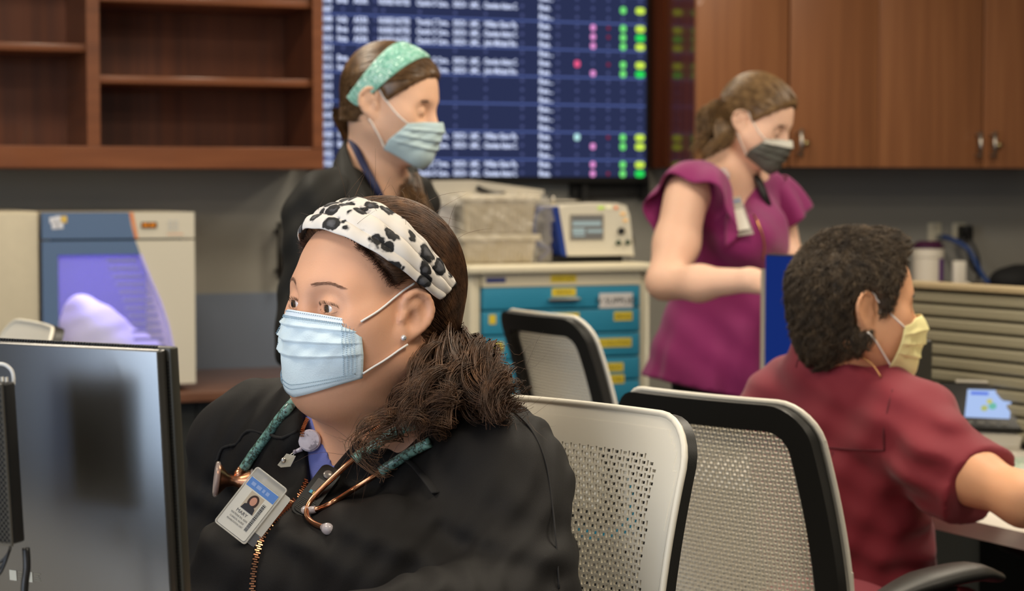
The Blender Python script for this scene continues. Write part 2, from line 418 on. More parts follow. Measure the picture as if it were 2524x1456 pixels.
# lower bluish panel and grey panel with handle
u0, z0 = wp(470, 725, .012); u1, _ = wp(1130, 725, .012)
struct('trim_1', MB().box((-5, -.012, 0), (u1, 0, z0)).xf(WM), M_LOWW)
uh, zh1 = wp(690, 548, .05); _, zh0 = wp(690, 690, .05)
t = thing('pull_handle', 'dark grey vertical bar handle on the grey wall behind the dark-shirted woman', 'handle', wloc(uh, .03, zh0))
wpart(MB().tube([(uh, -.05, zh0), (uh, -.05, zh1)], .011, 12), 'bar', mat('dark_grey_metal', rgb(62, 60, 56), .4, .6), t, True)
for z in (zh0 + .03, zh1 - .03): wpart(MB().tube([(uh, -.05, z), (uh, 0, z)], .008, 8), 'post', M_BLK, t, True)
# ---------------------------------------------------------------- open shelf unit, upper left
D = .38
uR, zb = wp(797, 418, D); uL = uR - 2.6; _, zt = wp(400, -330, D)
_, zb2 = wp(500, 362, D)
t = thing('shelf_unit', 'dark mahogany open wall shelf unit with empty bays, upper left', 'shelf', wloc((uL + uR) / 2, D / 2, zb))
wbox('back_panel', M_SHELF, t, uL, uR, 0, .012, zb, zt)
wbox('bottom_board', M_SHELFT, t, uL, uR, .012, D, zb, zb2, .002)
wbox('top_board', M_SHELFT, t, uL, uR, .012, D, zt - .03, zt, .002)
wbox('side_panel', M_SHELF, t, uR - .024, uR, .012, D, zb2, zt - .03)
wbox('side_panel', M_SHELF, t, uL, uL + .024, .012, D, zb2, zt - .03)
ud, _ = wp(214, 200, D); ud2, _ = wp(246, 200, D)
wbox('divider', M_SHELFT, t, ud, ud2, .012, D, zb2, zt - .03)
uvs = wp(-560, 0, D)[0]; wbox('divider', M_SHELFT, t, uvs, uvs + .04, .012, D, zb2, zt - .03)
for (py0, py1, a, b) in ((190, 209, ud2, uR - .024), (-10, 11, ud2, uR - .024), (105, 125, uvs + .04, ud), (-150, -130, uvs + .04, ud), (-190, -170, ud2, uR - .024)):
    px = 500 if a == ud2 else 100
    wbox('shelf', M_SHELFT, t, a, b, .012, D - .01, wp(px, py1, D - .01)[1], wp(px, py0, D - .01)[1], .002)
wbox('face_rail', M_SHELFT, t, uL, uR, D, D + .008, zb + .004, zb2 - .004)
wbox('face_stile', M_SHELFT, t, uR - .034, uR, D, D + .006, zb2, zt)
# ---------------------------------------------------------------- upper cabinets, right
ub = [wp(x, 200, D)[0] for x in (1717, 1946, 2167, 2424)]; ub.append(ub[3] + (ub[3] - ub[2]))
_, zc = wp(2000, 413, D); ztc = zt
def handle(t, u, lock):
    za = wp(2000, 318, D + .03)[1]; zb_ = wp(2000, 388, D + .03)[1]
    h = MB().tube([(u, -D - .032, zb_), (u, -D - .032, za)], .0065, 10)
    for z in (zb_ + .012, za - .012): h.tube([(u, -D - .032, z), (u, -D - .0, z)], .005, 8)
    h = wpart(h, 'handle', M_STEEL, t, True)
    if lock:
        z = (za + zb_) / 2; Mx = Matrix.Translation((u + .028, -D - .02, z)) @ Matrix.Rotation(PI / 2, 4, 'X')
        wpart(MB().lathe([(0, .006), (.009, .006), (.011, .002), (.011, -.004)], 16, Mx), 'lock', M_BRASS, t, True)
for i, (a, b, c, lab) in enumerate(((ub[0], ub[1], ub[2], 'walnut wall cabinet with two doors, behind the woman in the magenta top'),
                                    (ub[2], ub[3], ub[4], 'walnut wall cabinet with two doors, at the upper right edge'))):
    t = thing('wall_cabinet', lab, 'cabinet', wloc(b, D / 2, zc), 'walnut wall cabinets')
    wbox('body', M_DSIDE, t, a + .0005, c - .0005, 0, D - .02, zc, ztc)
    for j, (l, r) in enumerate(((a, b), (b, c))):
        d = wbox('door', M_DOOR, t, l + (.001 if j == 0 else .004), r - (.004 if j == 0 else .001), D - .019, D, zc + .002, ztc - .002, .0015)
        LOC[d] = LOC[t] - LOC[t]
        handle(d, (r - .03) if j == 0 else (l + .032), j == 1)
# ---------------------------------------------------------------- wall screen
TO = .085
ur, zbs = wp(1591, 436, TO); wS, hS = 1.21, .68; ul = ur - wS
t = thing('wall_screen', 'large wall-mounted display showing a patient tracking table', 'screen', wloc((ul + ur) / 2, .05, zbs - .02))
wbox('bezel', M_BLK, t, ul - .012, ur + .014, .03, TO - .003, zbs - .022, zbs + hS + .02, .004)
wbox('display', emis('screen_blue', rgb(44, 51, 84), .95), t, ul, ur, TO - .004, TO, zbs, zbs + hS)
um, zm = wp(1445, 485, .04)
wbox('wall_mount', M_BLK, t, um - .05, um + .22, 0, .035, zm, zbs + .2)
for px in (1590, 1440): u_, _ = wp(px, 470, .05); wbox('mount_rail', M_BLK, t, u_ - .012, u_ + .012, .02, .06, zm - .01, zbs)
TXT = emis('screen_text', rgb(214, 224, 255), 1.25); DIM = emis('screen_dim', rgb(84, 92, 140), .9); LINE = emis('screen_line', rgb(82, 98, 158), 1.0)
pit = (wp(1340, 17, TO)[1] - wp(1340, 426, TO)[1]) / 18.0; zrow0 = wp(1340, 17, TO)[1]
full = {0, 2, 3, 4, 6, 7, 14, 15, 17, 18, -2, -3, -5, -8, -9, -11, -12}
TM = Matrix(WM) @ frame_m((0, -TO - .001, 0), (1, 0, 0), (0, 0, 1), (0, -1, 0))
def scol(px, lines, wpx):
    u, _ = wp(px, 200, TO); u2, _ = wp(px + wpx, 200, TO)
    for k, s_ in lines:
        o = text(s_, pit * .84, TM @ Matrix.Translation((u, zrow0 - (k + .34) * pit, 0)), TXT, t, 'text_line'); o.data.offset = pit * .022
        o['fit'] = (u2 - u) * (1.2 if s_ == 'Res...' else 1)
ks = [k for k in range(-8, 19)]; fk = [k for k in ks if k in full]
names = ['Bree', 'Ella', 'Mia', 'Karla', 'Theo', 'Ivan']
scol(797, [(k, '%04d' % (1006 + k)) for k in ks], 22)
scol(832, [(k, ['Brea', 'Nota', 'Holly'][k % 3]) for k in fk], 25)
scol(872, [(k, 'A530.') for k in fk], 36)
scol(934, [(k, 'NURSE NOTES') for k in fk], 76)
scol(1027, [(k, ['Charlie O Care..', 'Timothy C Tome..'][k % 5 == 2]) for k in fk], 80)
scol(1118, [(k, 'DISCH -  LMC..') for k in fk], 66)
scol(1193, [(k, ['Cheralee Adams C.', 'John Michael Sho.', 'William Glenn Fle.'][(k * 7) % 3]) for k in fk], 82)
scol(1329, [(k, 'Res...' if k not in full else 'Res.') for k in ks], 28)
dm = {}
def disc(rx, rz, m):
    key = (rx, rz, m.name)
    if key not in dm:
        V = [(0, 0, 0)] + [(rx * (abs(math.cos(a)) ** .7) * (1 if math.cos(a) >= 0 else -1), rz * (abs(math.sin(a)) ** .7) * (1 if math.sin(a) >= 0 else -1), 0) for a in np.linspace(0, 2 * PI, 16, endpoint=False)]
        me = mesh_np('dot', V, [(0, i, i % 16 + 1) for i in range(1, 17)], False); me.materials.append(m); dm[key] = me
    return dm[key]
def dot(px, k, rx, rz, m, name='status_dot', dz=.001):
    u, _ = wp(px, 200, TO); o = bpy.data.objects.new(name, disc(rx, rz, m)); COL.objects.link(o); o.parent = t
    o.matrix_local = Matrix.Translation(-LOC[t]) @ TM @ Matrix.Translation((u, zrow0 - k * pit - .002, dz))
GRN = emis('dot_green', rgb(120, 232, 120), 1.0); YEL = emis('dot_yellow', rgb(206, 238, 80), 1.0); DGR = emis('dot_deep_green', rgb(44, 220, 90), 1.0)
PNK = emis('dot_pink', rgb(232, 150, 215), 1.0); HOT = emis('dot_hot_pink', rgb(242, 92, 140), 1.0); RED = emis('dot_red', rgb(150, 30, 50), .8); PAL = emis('dot_pale', rgb(190, 240, 240), 1.0)
pills = {0: YEL, 2: YEL, 3: DGR, 4: YEL, 6: YEL, 7: DGR, 14: YEL, 15: YEL, 17: YEL, 18: DGR, -2: YEL, -3: DGR, -5: YEL, -8: YEL}
for k in ks:
    if k in full: dot(1535, k, .0115, .0125, GRN); dot(1577, k, .0185, .0125, pills.get(k, YEL), 'status_pill')
    if k in (2, 3, 4, 7, 15, 17, 18, -3, -5): dot(1461, k, .010, .011, PNK)
    if k in (2, 3, 6, 14, 18): dot(1499, k, .006, .006, RED)
    if k in (6, 14): dot(1422, k, .011, .012, HOT if k == 6 else PAL)
mbd = MB()
for k in ks:
    for px in (846, 885, 925, 945, 1035, 1122, 1197, 1287, 1375, 1422, 1461, 1499, 1535, 1577):
        if k in full and (px < 1287 and px != 925 or px in (1535, 1577)): continue
        u, _ = wp(px, 200, TO); z = zrow0 - k * pit
        mbd.add([(u + .006 * math.cos(a), -TO - .0006, z + .006 * math.sin(a)) for a in np.linspace(0, 2 * PI, 8, endpoint=False)], [tuple(range(8))])
o = wpart(mbd, 'dim_marks', DIM, t); o['kind'] = 'stuff'
mbl = MB()
for g in range(-2, 7):
    z = zrow0 - (1.55 + 3 * (g - 0)) * pit
    if zbs + .004 < z < zbs + hS: mbl.box((ul + .002, -TO - .0005, z - .0028), (ur - .002, -TO - .0003, z + .0028))
wpart(mbl, 'row_lines', LINE, t)
# ---------------------------------------------------------------- back counter, left and right
M_CTOP = wood('brown_counter', (98, 66, 50), (112, 76, 58), (124, 84, 64), .35, (3, 20, 20))
M_BASE = mat('dark_base', rgb(40, 42, 40), .6)
uc, zct = wp(690, 932, .42); CT = zct
ucr = uc + .25
t = thing('back_counter', 'brown laminate counter with dark base, behind the seated woman at left', 'counter', wloc(-1.6, .4, 0))
wbox('countertop', M_CTOP, t, -3.6, ucr, .013, .74, zct - .03, zct, .003)
for i in range(5):
    a = -3.6 + i * (ucr + 3.6) / 5; b = a + (ucr + 3.6) / 5
    d = wbox('base_door', M_BASE, t, a + .002, b - .002, .02, .68, .08, zct - .034)
wbox('plinth', M_BLK, t, -3.6, ucr, .02, .62, 0, .08)
# ---------------------------------------------------------------- bench incubator on the left counter
IO = .70
ia, izt = wp(103, 524, IO); ib, _ = wp(479, 519, IO); izb = CT + .018
t = thing('incubator', 'blue and cream bench incubator with violet-lit glass door, on the back counter', 'incubator', wloc((ia + ib) / 2, .4, CT))
M_IBL = mat('slate_blue_enamel', rgb(92, 116, 150), .45); M_ICR = mat('cream_enamel', rgb(214, 206, 186), .45)
# casing: hollow chamber behind the window
cw = .03
wbox('casing', M_BEIGE, t, ia, ia + cw, .08, IO - .04, izb, izt, .003)
wbox('casing', M_BEIGE, t, ib - cw, ib, .08, IO - .04, izb, izt, .003)
wbox('casing', M_BEIGE, t, ia + cw, ib - cw, .08, IO - .04, izt - .05, izt)
wbox('casing', M_BEIGE, t, ia + cw, ib - cw, .08, IO - .04, izb, izb + .04)
M_VIO = mat('violet_chamber', rgb(84, 70, 170), .5)
wbox('chamber_back', M_VIO, t, ia + cw, ib - cw, .12, .14, izb + .04, izt - .05)
for u_ in (ia + .05, ib - .05): wbox('foot', M_BLK, t, u_ - .02, u_ + .02, IO - .12, IO - .08, CT, izb)
# front: blue sheet with curved edge, cream sheet to the right, window hole
def ip(px, py): return wp(px, py, IO)
curve = [ip(*q) for q in ((318, 524), (324, 560), (333, 590), (346, 625), (372, 690), (396, 745), (414, 800), (427, 860), (434, 930))]
w0u, w0z = ip(143, 629)
zlow = ip(300, 950)[1]; zsplit = ip(250, 588)[1]
yo = -IO
def sheet(name, poly, m, o0, o1, label=None): return wpart(MB().prism(poly, 1, -o1, -o0), name, m, t, False, label)
zt_ = izt
cz = [c[1] for c in curve]
def cu(z): return float(np.interp(-z, [-c for c in cz], [c[0] for c in curve]))
zs = np.linspace(zsplit - .006, izb + .004, 22)
# header panel
wbox('leak_blocker', M_BLK, t, ia + .002, ib - .002, IO - .05, IO - .0405, zsplit - .03, zsplit + .012)  # dark strip added behind the panel gap to stop the violet light leaking
hz = [zt_, (zt_ + zsplit) / 2, zsplit]
sheet('header_blue', [(ia, zsplit), (cu(zsplit), zsplit), (cu(hz[1]), hz[1]), (cu(zt_), zt_), (ia, zt_)], M_IBL, IO - .04, IO)
sheet('header_cream', [(cu(zsplit) + .0, zsplit), (ib, zsplit), (ib, zt_), (cu(zt_) + .0, zt_), (cu(hz[1]), hz[1])], M_ICR, IO - .04, IO)
sheet('orange_stripe', [(cu(zsplit), zsplit), (cu(zsplit) + .010, zsplit), (cu(zt_) + .012, zt_), (cu(zt_), zt_)], mat('orange_print', rgb(222, 140, 90), .5), IO, IO + .001)
# door: cream right of curve, blue frame left/top/bottom of window
cp = [(cu(z), z) for z in zs]
dr = wpart(MB().prism(cp + [(ib, zs[-1]), (ib, zs[0])], 1, -IO, -IO + .035), 'door', M_ICR, t)
LOC[dr] = Vector((0, 0, 0))
def dsub(name, poly, m, o0, o1): return wpart(MB().prism(poly, 1, -o1, -o0), name, m, dr)
zwb = ip(300, 905)[1]; zw = w0z
dsub('door_frame_blue', [(ia, zs[-1]), (w0u, zs[-1]), (w0u, zs[0]), (ia, zs[0])], M_IBL, IO - .035, IO)
zz = [z for z in zs if z > zw] + [zw]
dsub('door_frame_blue', [(w0u, zw)] + [(w0u, zs[0])] + [(cu(z), z) for z in zz], M_IBL, IO - .035, IO)
zz = [zwb] + [z for z in zs if z < zwb]
dsub('door_frame_blue', [(w0u, zs[-1]), (w0u, zwb)] + [(cu(z), z) for z in zz], M_IBL, IO - .035, IO)
zz = [zw] + [z for z in zs if zwb < z < zw] + [zwb]
M_GLASS = mat('tinted_glass', (.75, .78, 1, 1), .05, alpha=.16, spec=.6)
dsub('glass_pane', [(w0u, zwb), (w0u, zw)] + [(cu(z), z) for z in zz], M_GLASS, IO - .012, IO - .008)
V = []
rim = MB().tube([(cu(z), -IO - .001, z) for z in zz], .003, 6); wpart(rim, 'glass_edge_glow', emis('lilac_glow', rgb(205, 190, 250), .75), dr, True)  # emissive tube stands in for violet light caught on the glass edge
# contents
lamp = area('incubator_lamp', wloc((ia + ib) / 2 + .02, .46, izt - .07), wloc((ia + ib) / 2, .34, izb), .28, .2, 3.0, (.40, .36, 1.0))
bg = Shape(); 
def wpt(px, py, off): u_, z_ = wp(px, py, off); return np.array(wloc(u_, off, z_))
bg.ell(wpt(235, 815, .46), (.10, .10, .085), R=rotm(0, 0, 28)); bg.ell(wpt(325, 862, .46), (.12, .12, .06), k=.05, R=rotm(0, 0, 25)); bg.cone(wpt(195, 760, .46), wpt(215, 850, .46), .035, .06, k=.06)
bg.plane((0, 0, izb + .045), (0, 0, -1))
bg.disp(lambda Q: .0018 * np.sin(Q[..., 0] * 60 + Q[..., 2] * 45) + .0012 * np.sin(Q[..., 2] * 110 - Q[..., 0] * 40))
wb_ = link_mesh('wrapped_bundle', bg.mesh('wrapped_bundle', .006), mat('white_wrap', rgb(226, 222, 230), .5, bump=.5, bscale=30)); tagp(wb_, 'white plastic-wrapped bundle inside the violet-lit incubator', 'bundle')
rk = thing('wire_rack', 'row of rack bars at the right side inside the incubator', 'rack', wloc(cu(zwb), .5, izb + .05))
for i in range(14):
    z = w0z - .02 - i * .0235; u1_ = min(cu(max(z, zwb)) - .006, ib - cw - .003)
    wpart(MB().box((u1_ - .085, -.62, z - .004), (u1_, -.60, z + .004)), 'bar', mat('violet_bar', rgb(120, 110, 190), .5), rk)
wpart(MB().box((ib - cw - .012, -.62, izb + .05), (ib - cw - .001, -.60, izt - .06)), 'upright', mat('violet_bar', rgb(120, 110, 190), .5), rk)
# display, logo, keypad
a, z = ip(348, 562); b, z2 = ip(386, 547)
wbox('display', M_BLK, t, a, b, IO, IO + .004, z, z2)
DTM = Matrix(WM) @ frame_m((0, -IO - .006, 0), (1, 0, 0), (0, 0, 1), (0, -1, 0))
text('88.88', .017, DTM @ Matrix.Translation((a + .003, z + .003, 0)), emis('amber_digits', rgb(255, 150, 40), 1.2), t, 'digits')
for (px, py, r, c) in ((130, 543, .009, (225, 225, 230)), (143, 540, .009, (225, 225, 230)), (156, 541, .010, (226, 190, 90)), (136, 556, .010, (225, 225, 230)), (147, 555, .010, (225, 225, 230))):
    u_, z_ = ip(px, py); wbox('logo_mark', mat('logo_%d' % c[2], rgb(*c), .5), t, u_ - r, u_ + r, IO, IO + .001, z_ - r, z_ + r, .0004)
for i in range(2):
    for j in range(3):
        u_, z_ = ip(420 + 14 * i, 545 + 9 * j); wbox('key', mat('pale_key', rgb(198, 196, 190), .5), t, u_ - .006, u_ + .006, IO, IO + .002, z_ - .003, z_ + .003)
a, z = ip(412, 577); b, _ = ip(452, 577); wbox('orange_stripe', mat('orange_print', rgb(222, 140, 90), .5), t, a, b, IO, IO + .001, z - .001, z + .001)
# beige refrigerator-like box left of it
a2 = ia - .007
t = thing('beige_cabinet', 'plain beige bench cabinet at the left edge of the counter', 'cabinet', wloc(a2 - .25, .4, CT))
wbox('casing', M_BEIGE, t, a2 - .55, a2, .08, .66, CT, izt + .004, .006)
wbox('door', M_BEIGE, t, a2 - .548, a2 - .002, .661, .69, CT + .01, izt, .004)
wbox('door_seal', M_WHITE, t, a2 + .001, a2 + .008, .40, .62, CT + .1, izt - .17)
# ---------------------------------------------------------------- emergency cart
CO = 1.02
ca, czt = wp(1168, 672, CO); cb, _ = wp(1583, 668, CO)
_, ctop = wp(1400, 650, CO); cdep = .36
cl = ca - .012; cr = cb + .012
t = thing('medical_cart', 'cream rolling medical cart with blue drawers and yellow labels', 'cart', wloc((ca + cb) / 2, CO - cdep / 2, 0))
M_BLUE = mat('cyan_blue_drawer', rgb(50, 142, 174), .42); M_YEL = mat('yellow_label', rgb(232, 206, 60), .6); M_INK = mat('label_ink', rgb(120, 100, 40), .7)
M_CART = mat('cart_cream', rgb(222, 212, 184), .45)
top = wbox('top', M_CART, t, cl - .02, cr + .02, CO - cdep - .02, CO + .03, ctop - .028, ctop, .010)
wbox('top_lip', M_CART, t, cl - .012, cr + .012, CO + .028, CO + .036, ctop - .024, ctop - .004, .004)
d0a, dz0 = wp(1188, 709, CO); d1a, _ = wp(1573, 704, CO)
wbox('side_panel', M_CART, t, cl, d0a - .004, CO - cdep, CO, .12, ctop - .029, .006)
wbox('side_panel', M_CART, t, d1a + .004, cr, CO - cdep, CO, .12, ctop - .029, .006)
wbox('back_panel', M_CART, t, d0a - .003, d1a + .003, CO - cdep, CO - cdep + .01, .12, ctop - .042)
wbox('header_panel', M_CART, t, d0a - .003, d1a + .003, CO - .03, CO + .012, dz0 + .002, ctop - .029)
wbox('base', M_BLK, t, cl, cr, CO - cdep, CO, .10, .12)
for u_ in (cl + .05, cr - .05):
    for o_ in (CO - .05, CO - cdep + .05):
        wpart(MB().lathe([(0, .02), (.04, .02), (.045, .008), (.045, -.008), (.04, -.02), (0, -.02)], 18, Matrix.Translation((u_, -o_, .0455)) @ Matrix.Rotation(PI / 2, 4, 'Y')).box((u_ - .03, -o_ - .01, .05), (u_ + .03, -o_ + .01, .1)), 'caster', M_BLK, t, True)
CTM = Matrix(WM) @ frame_m((0, -CO - .0145, 0), (1, 0, 0), (0, 0, 1), (0, -1, 0))
rows = [709, 767, 829, 890, 950, 1010, 1080, 1160]
zr = [wp(1188, y, CO)[1] for y in rows]; zr.append(.14)
def clabel(par, px0, py0, px1, py1, m, txt=None):
    a_, z_ = wp(px0, py1, CO + .012); b_, y_ = wp(px1, py0, CO + .012)
    wbox('label', m, par, a_, b_, CO + .0125, CO + .0135, z_, y_)
    if txt: text(txt, (y_ - z_) * .62, CTM @ Matrix.Translation(((a_ + b_) / 2, z_ + (y_ - z_) * .27, 0)), M_INK if m is M_YEL else M_BLK, par, 'lettering', ax='CENTER')
drs = []
for i in range(len(zr) - 1):
    d = wbox('drawer', M_BLUE, t, d0a, d1a, .62, CO + .012, zr[i + 1] + .004, zr[i] - .001, .003); drs.append(d); LOC[d] = Vector((0, 0, 0))
    um_, zz_ = (d0a + d1a) / 2, zr[i] - (.034 if i == 0 else .03)
    hz_ = {0: 738, 1: 795}.get(i)
    zz_ = wp(1395, hz_, CO + .03)[1] if hz_ else zr[i] - .045
    wpart(MB().box((um_ - .05, -CO - .03, zz_ - .004), (um_ + .05, -CO - .012, zz_ + .004), .002), 'handle', M_STEEL, d, 'auto')
clabel(t, 1357, 677, 1420, 696, M_YEL, 'CODE CART')
clabel(drs[0], 1360, 709, 1419, 730, M_YEL, 'AIRWAY')
clabel(drs[0], 1477, 721, 1559, 759, mat('white_label', rgb(225, 220, 215), .6), 'IV SUPPLIES')
clabel(drs[1], 1355, 770, 1427, 790, M_YEL, 'MEDICATION'); clabel(drs[1], 1205, 775, 1222, 799, M_YEL); clabel(drs[1], 1513, 767, 1558, 790, M_YEL, 'DRUGS')
clabel(drs[2], 1475, 832, 1556, 856, M_YEL, 'IV SOLUTION'); clabel(drs[2], 1210, 843, 1240, 867, M_YEL)
clabel(drs[3], 1489, 893, 1536, 916, M_YEL, 'TRAYS'); clabel(drs[3], 1224, 905, 1250, 922, M_YEL); clabel(drs[3], 1485, 922, 1538, 946, M_YEL, 'GLOVES')
clabel(drs[4], 1234, 934, 1258, 954, M_YEL)
clabel(t, 1198, 684, 1246, 697, mat('navy_print', rgb(60, 70, 130), .5))
wpart(MB().tube([(d1a + .03, -CO - .0, ctop - .05), (d1a + .03, -CO - .0, .2)], .006, 8), 'lock_bar', M_CREAM, t, True)
# file crate stack in clear plastic on the cart
def frust(u0, u1, o0, o1, z0, z1, inset=.012):
    return [(u0 + inset, -o1 + inset, z0), (u1 - inset, -o1 + inset, z0), (u1 - inset, -o0 - inset, z0), (u0 + inset, -o0 - inset, z0), (u0, -o1, z1), (u1, -o1, z1), (u1, -o0, z1), (u0, -o0, z1)]
BF = [(3, 2, 1, 0), (4, 5, 6, 7), (0, 1, 5, 4), (1, 2, 6, 5), (2, 3, 7, 6), (3, 0, 4, 7)]
ba, _ = wp(1143, 600, .96); bb, _ = wp(1322, 600, .96)
zA = ctop; zB = wp(1230, 578, .96)[1]; zC = wp(1230, 480, .96)[1]
M_BIN = mat('tan_plastic', rgb(198, 182, 148), .5); M_BIN2 = mat('tan_light_plastic', rgb(210, 197, 168), .5)
for i, (z0_, z1_, lab) in enumerate(((zA, zB, 'tan ribbed plastic bin standing on the medical cart, lower of two'), (zB + .001, zC, 'tan ribbed plastic bin stacked on top of the lower bin on the cart'))):
    b = thing('storage_bin', lab, 'bin', wloc((ba + bb) / 2, .8, z0_), 'stacked tan bins on the cart')
    wpart(MB().add(frust(ba, bb, .66, .96, z0_, z1_ - .012), BF), 'body', M_BIN, b)
    wpart(MB().box((ba - .012, -.972, z1_ - .018), (bb + .012, -.648, z1_), .004), 'rim', M_BIN2, b, 'auto')
    for k in range(15):
        u_ = ba + .02 + (bb - ba - .04) * k / 14
        wpart(MB().box((u_ - .0022, -.962, z0_ + .006), (u_ + .0022, -.95, z1_ - .02)), 'rib', M_BIN2, b)
b = thing('printer', 'beige box with sloping lid on top of the stacked bins', 'box', wloc((ba + bb) / 2, .8, zC), None)
a_, zl0 = wp(1062, 480, .93); b_, zl1 = wp(1160, 446, .93); c_, _ = wp(1335, 470, .93)
zl1 = wp(1150, 444, .93)[1]; zr1 = wp(1330, 468, .93)[1]
poly = [(a_, zC - .03), (b_, zC - .03), (b_, zC + .002), (bb + .005, zC + .002), (c_, zr1 - .012), (c_, zr1), (b_, zl1), (a_, zl1 - .004)]
wpart(MB().prism(poly, 1, -.95, -.68), 'body', mat('grey_beige_plastic', rgb(196, 188, 170), .5), b)
wpart(MB().tube(catmull([(b_ + .01, -.955, zl1 - .022), (b_ + .03, -.958, zl1 - .03), (b_ + .06, -.956, zl1 - .036), (b_ + .1, -.955, zl1 - .037)], 6), [.009, .007, .005, .003], 8), 'slot', M_BLK, b, True)
sd = thing('document_tray', 'pale plastic tray hanging beside the tan bins', 'tray', wloc(a_, .8, zA))
wpart(MB().box((a_ + .01, -.93, zA + .001), (ba - .02, -.70, zC - .031), .006), 'body', mat('pale_grey_plastic', rgb(176, 172, 170), .5), sd, 'auto')
# clear bag draped around the bins
bs = Shape(); cen = np.array(wloc((a_ + bb) / 2 + .01, .81, 0))
def rb(Q, c, r, rad):
    q = np.abs((Q - c) @ np.array([WU, WY, [0, 0, 1]], np.float32).T) - (np.array(r, np.float32) - rad)
    return np.linalg.norm(np.maximum(q, 0), axis=-1) + np.minimum(q.max(-1), 0) - rad
hb = (zC - zA) / 2
cb_ = np.array(wloc((a_ + bb) / 2 + .02, .815, zA + hb + .004)); hw = (bb - a_) / 2 + .025
bs._p('u', lambda Q: rb(Q, cb_, (hw, .185, hb + .002), .03), cb_ - .3, cb_ + .3, .01)
bs.disp(lambda Q: .006 * np.sin(Q[..., 2] * 70 + 3 * np.sin(Q[..., 0] * 50)) * np.sin(Q[..., 0] * 65 + Q[..., 2] * 20) + .003 * np.sin(Q[..., 2] * 190 + Q[..., 0] * 120))
zlim = zA + .002
bm_ = bs.mesh('plastic_bag', .007, keep=lambda V: V[:, 2] > zlim)
M_BAG = mat('clear_bag', rgb(235, 228, 215), .16, alpha=.22, spec=.9, bump=.6, bscale=35)
bg_ = link_mesh('plastic_bag', bm_, M_BAG); tagp(bg_, 'crumpled clear plastic bag pulled over the tan bins on the cart', 'plastic bag')
# defibrillator monitor
t = thing('defibrillator', 'cream and blue portable defibrillator monitor standing on the medical cart', 'defibrillator', wloc(.26, .8, ctop))
DO = .97; da, dzt = wp(1380, 507, DO); db, _ = wp(1560, 515, DO); dzb = ctop + .022
zT = wp(1450, 505, DO)[1]
def dp(px, py): return wp(px, py, DO)
poly = [dp(1398, 630), dp(1378, 512), dp(1400, 506), dp(1520, 500), dp(1544, 507), dp(1552, 530), dp(1563, 632), (dp(1560, 638)[0], dzb), (dp(1415, 640)[0], dzb)]
wpart(MB().prism(poly, 1, -DO, -.76), 'body', mat('cream_device', rgb(226, 218, 196), .45), t, False)
M_NAVY = mat('royal_blue_plastic', rgb(36, 62, 140), .4)
wpart(MB().prism([dp(1362, 512), dp(1378, 508), dp(1399, 632), dp(1386, 628)], 1, -DO + .002, -.78), 'side_guard', M_NAVY, t)
wpart(MB().tube(catmull([(dp(1362, 512)[0], -.9, dp(0, 520)[1]), (dp(1342, 540)[0], -.9, dp(0, 535)[1]), (dp(1342, 610)[0], -.9, dp(0, 610)[1]), (dp(1375, 632)[0], -.9, dp(0, 632)[1]), (dp(1350, 650)[0], -.9, ctop + .006)], 5), .007, 8), 'carry_handle', M_NAVY, t, True)
poly2 = [dp(1330, 652), dp(1372, 618), dp(1398, 630), dp(1420, 640)]
wpart(MB().box((da - .01, -.94, ctop), (db - .02, -.80, dzb)), 'feet', M_BLK, t)
a, z = dp(1404, 592); b, z2 = dp(1487, 528)
wbox('screen_frame', mat('grey_bezel', rgb(150, 142, 128), .5), t, a, b, DO, DO + .003, z, z2)
wbox('screen', emis('lcd_grey', rgb(118, 112, 102), .9), t, a + .007, b - .004, DO + .003, DO + .004, z + .004, z2 - .004)
for (x0, y0, x1, y1) in ((1410, 545, 1480, 556), (1410, 562, 1440, 575), (1446, 565, 1484, 573), (1412, 577, 1440, 582)):
    a, z = dp(x0, y1); b, z2 = dp(x1, y0); wbox('screen_text', emis('lcd_light', rgb(166, 180, 174), .9), t, a, b, DO + .004, DO + .0045, z, z2)
def dial(px, py, r, m):
    u_, z_ = dp(px, py); wpart(MB().lathe([(r, 0), (r, .008), (r * .8, .012), (0, .012)], 16, Matrix.Translation((u_, -DO, z_)) @ Matrix.Rotation(PI / 2, 4, 'X')), 'knob', m, t, True)
dial(1530, 569, .011, M_BLK); dial(1523, 598, .008, mat('dark_green', rgb(30, 60, 40), .5)); dial(1546, 597, .008, mat('dark_green', rgb(30, 60, 40), .5))
for (px, py, c, r) in ((1481, 512, (190, 225, 80), .009), (1500, 511, (245, 240, 200), .009), (1518, 512, (235, 130, 70), .005), (1535, 527, (240, 190, 120), .008), (1541, 543, (240, 190, 120), .007)):
    u_, z_ = dp(px, py); wbox('button', mat('btn_%d' % (c[0] + c[2]), rgb(*c), .5, emit=rgb(*c), estr=.25), t, u_ - r, u_ + r, DO, DO + .003, z_ - .004, z_ + .004)
wpart(MB().tube(catmull([(dp(1345, 503)[0], -.8, zT + .004), (dp(1400, 500)[0], -.8, zT + .012), (dp(1485, 496)[0], -.8, zT + .012)], 5), .003, 6).tube([(dp(1418, 500)[0], -.8, zT), (dp(1418, 488)[0], -.8, zT + .025)], .007, 8), 'top_rail', M_STEEL, t, True)
cbl = MB().tube(catmull([(dp(1558, 575)[0], -.9, dp(0, 575)[1]), (dp(1585, 585)[0], -.88, dp(0, 588)[1]), (dp(1600, 620)[0], -.86, dp(0, 625)[1]), (dp(1570, 642)[0], -.9, ctop + .006)], 6), .004, 6)
wpart(cbl, 'lead_cable', mat('grey_cable', rgb(130, 125, 118), .5), t, True)
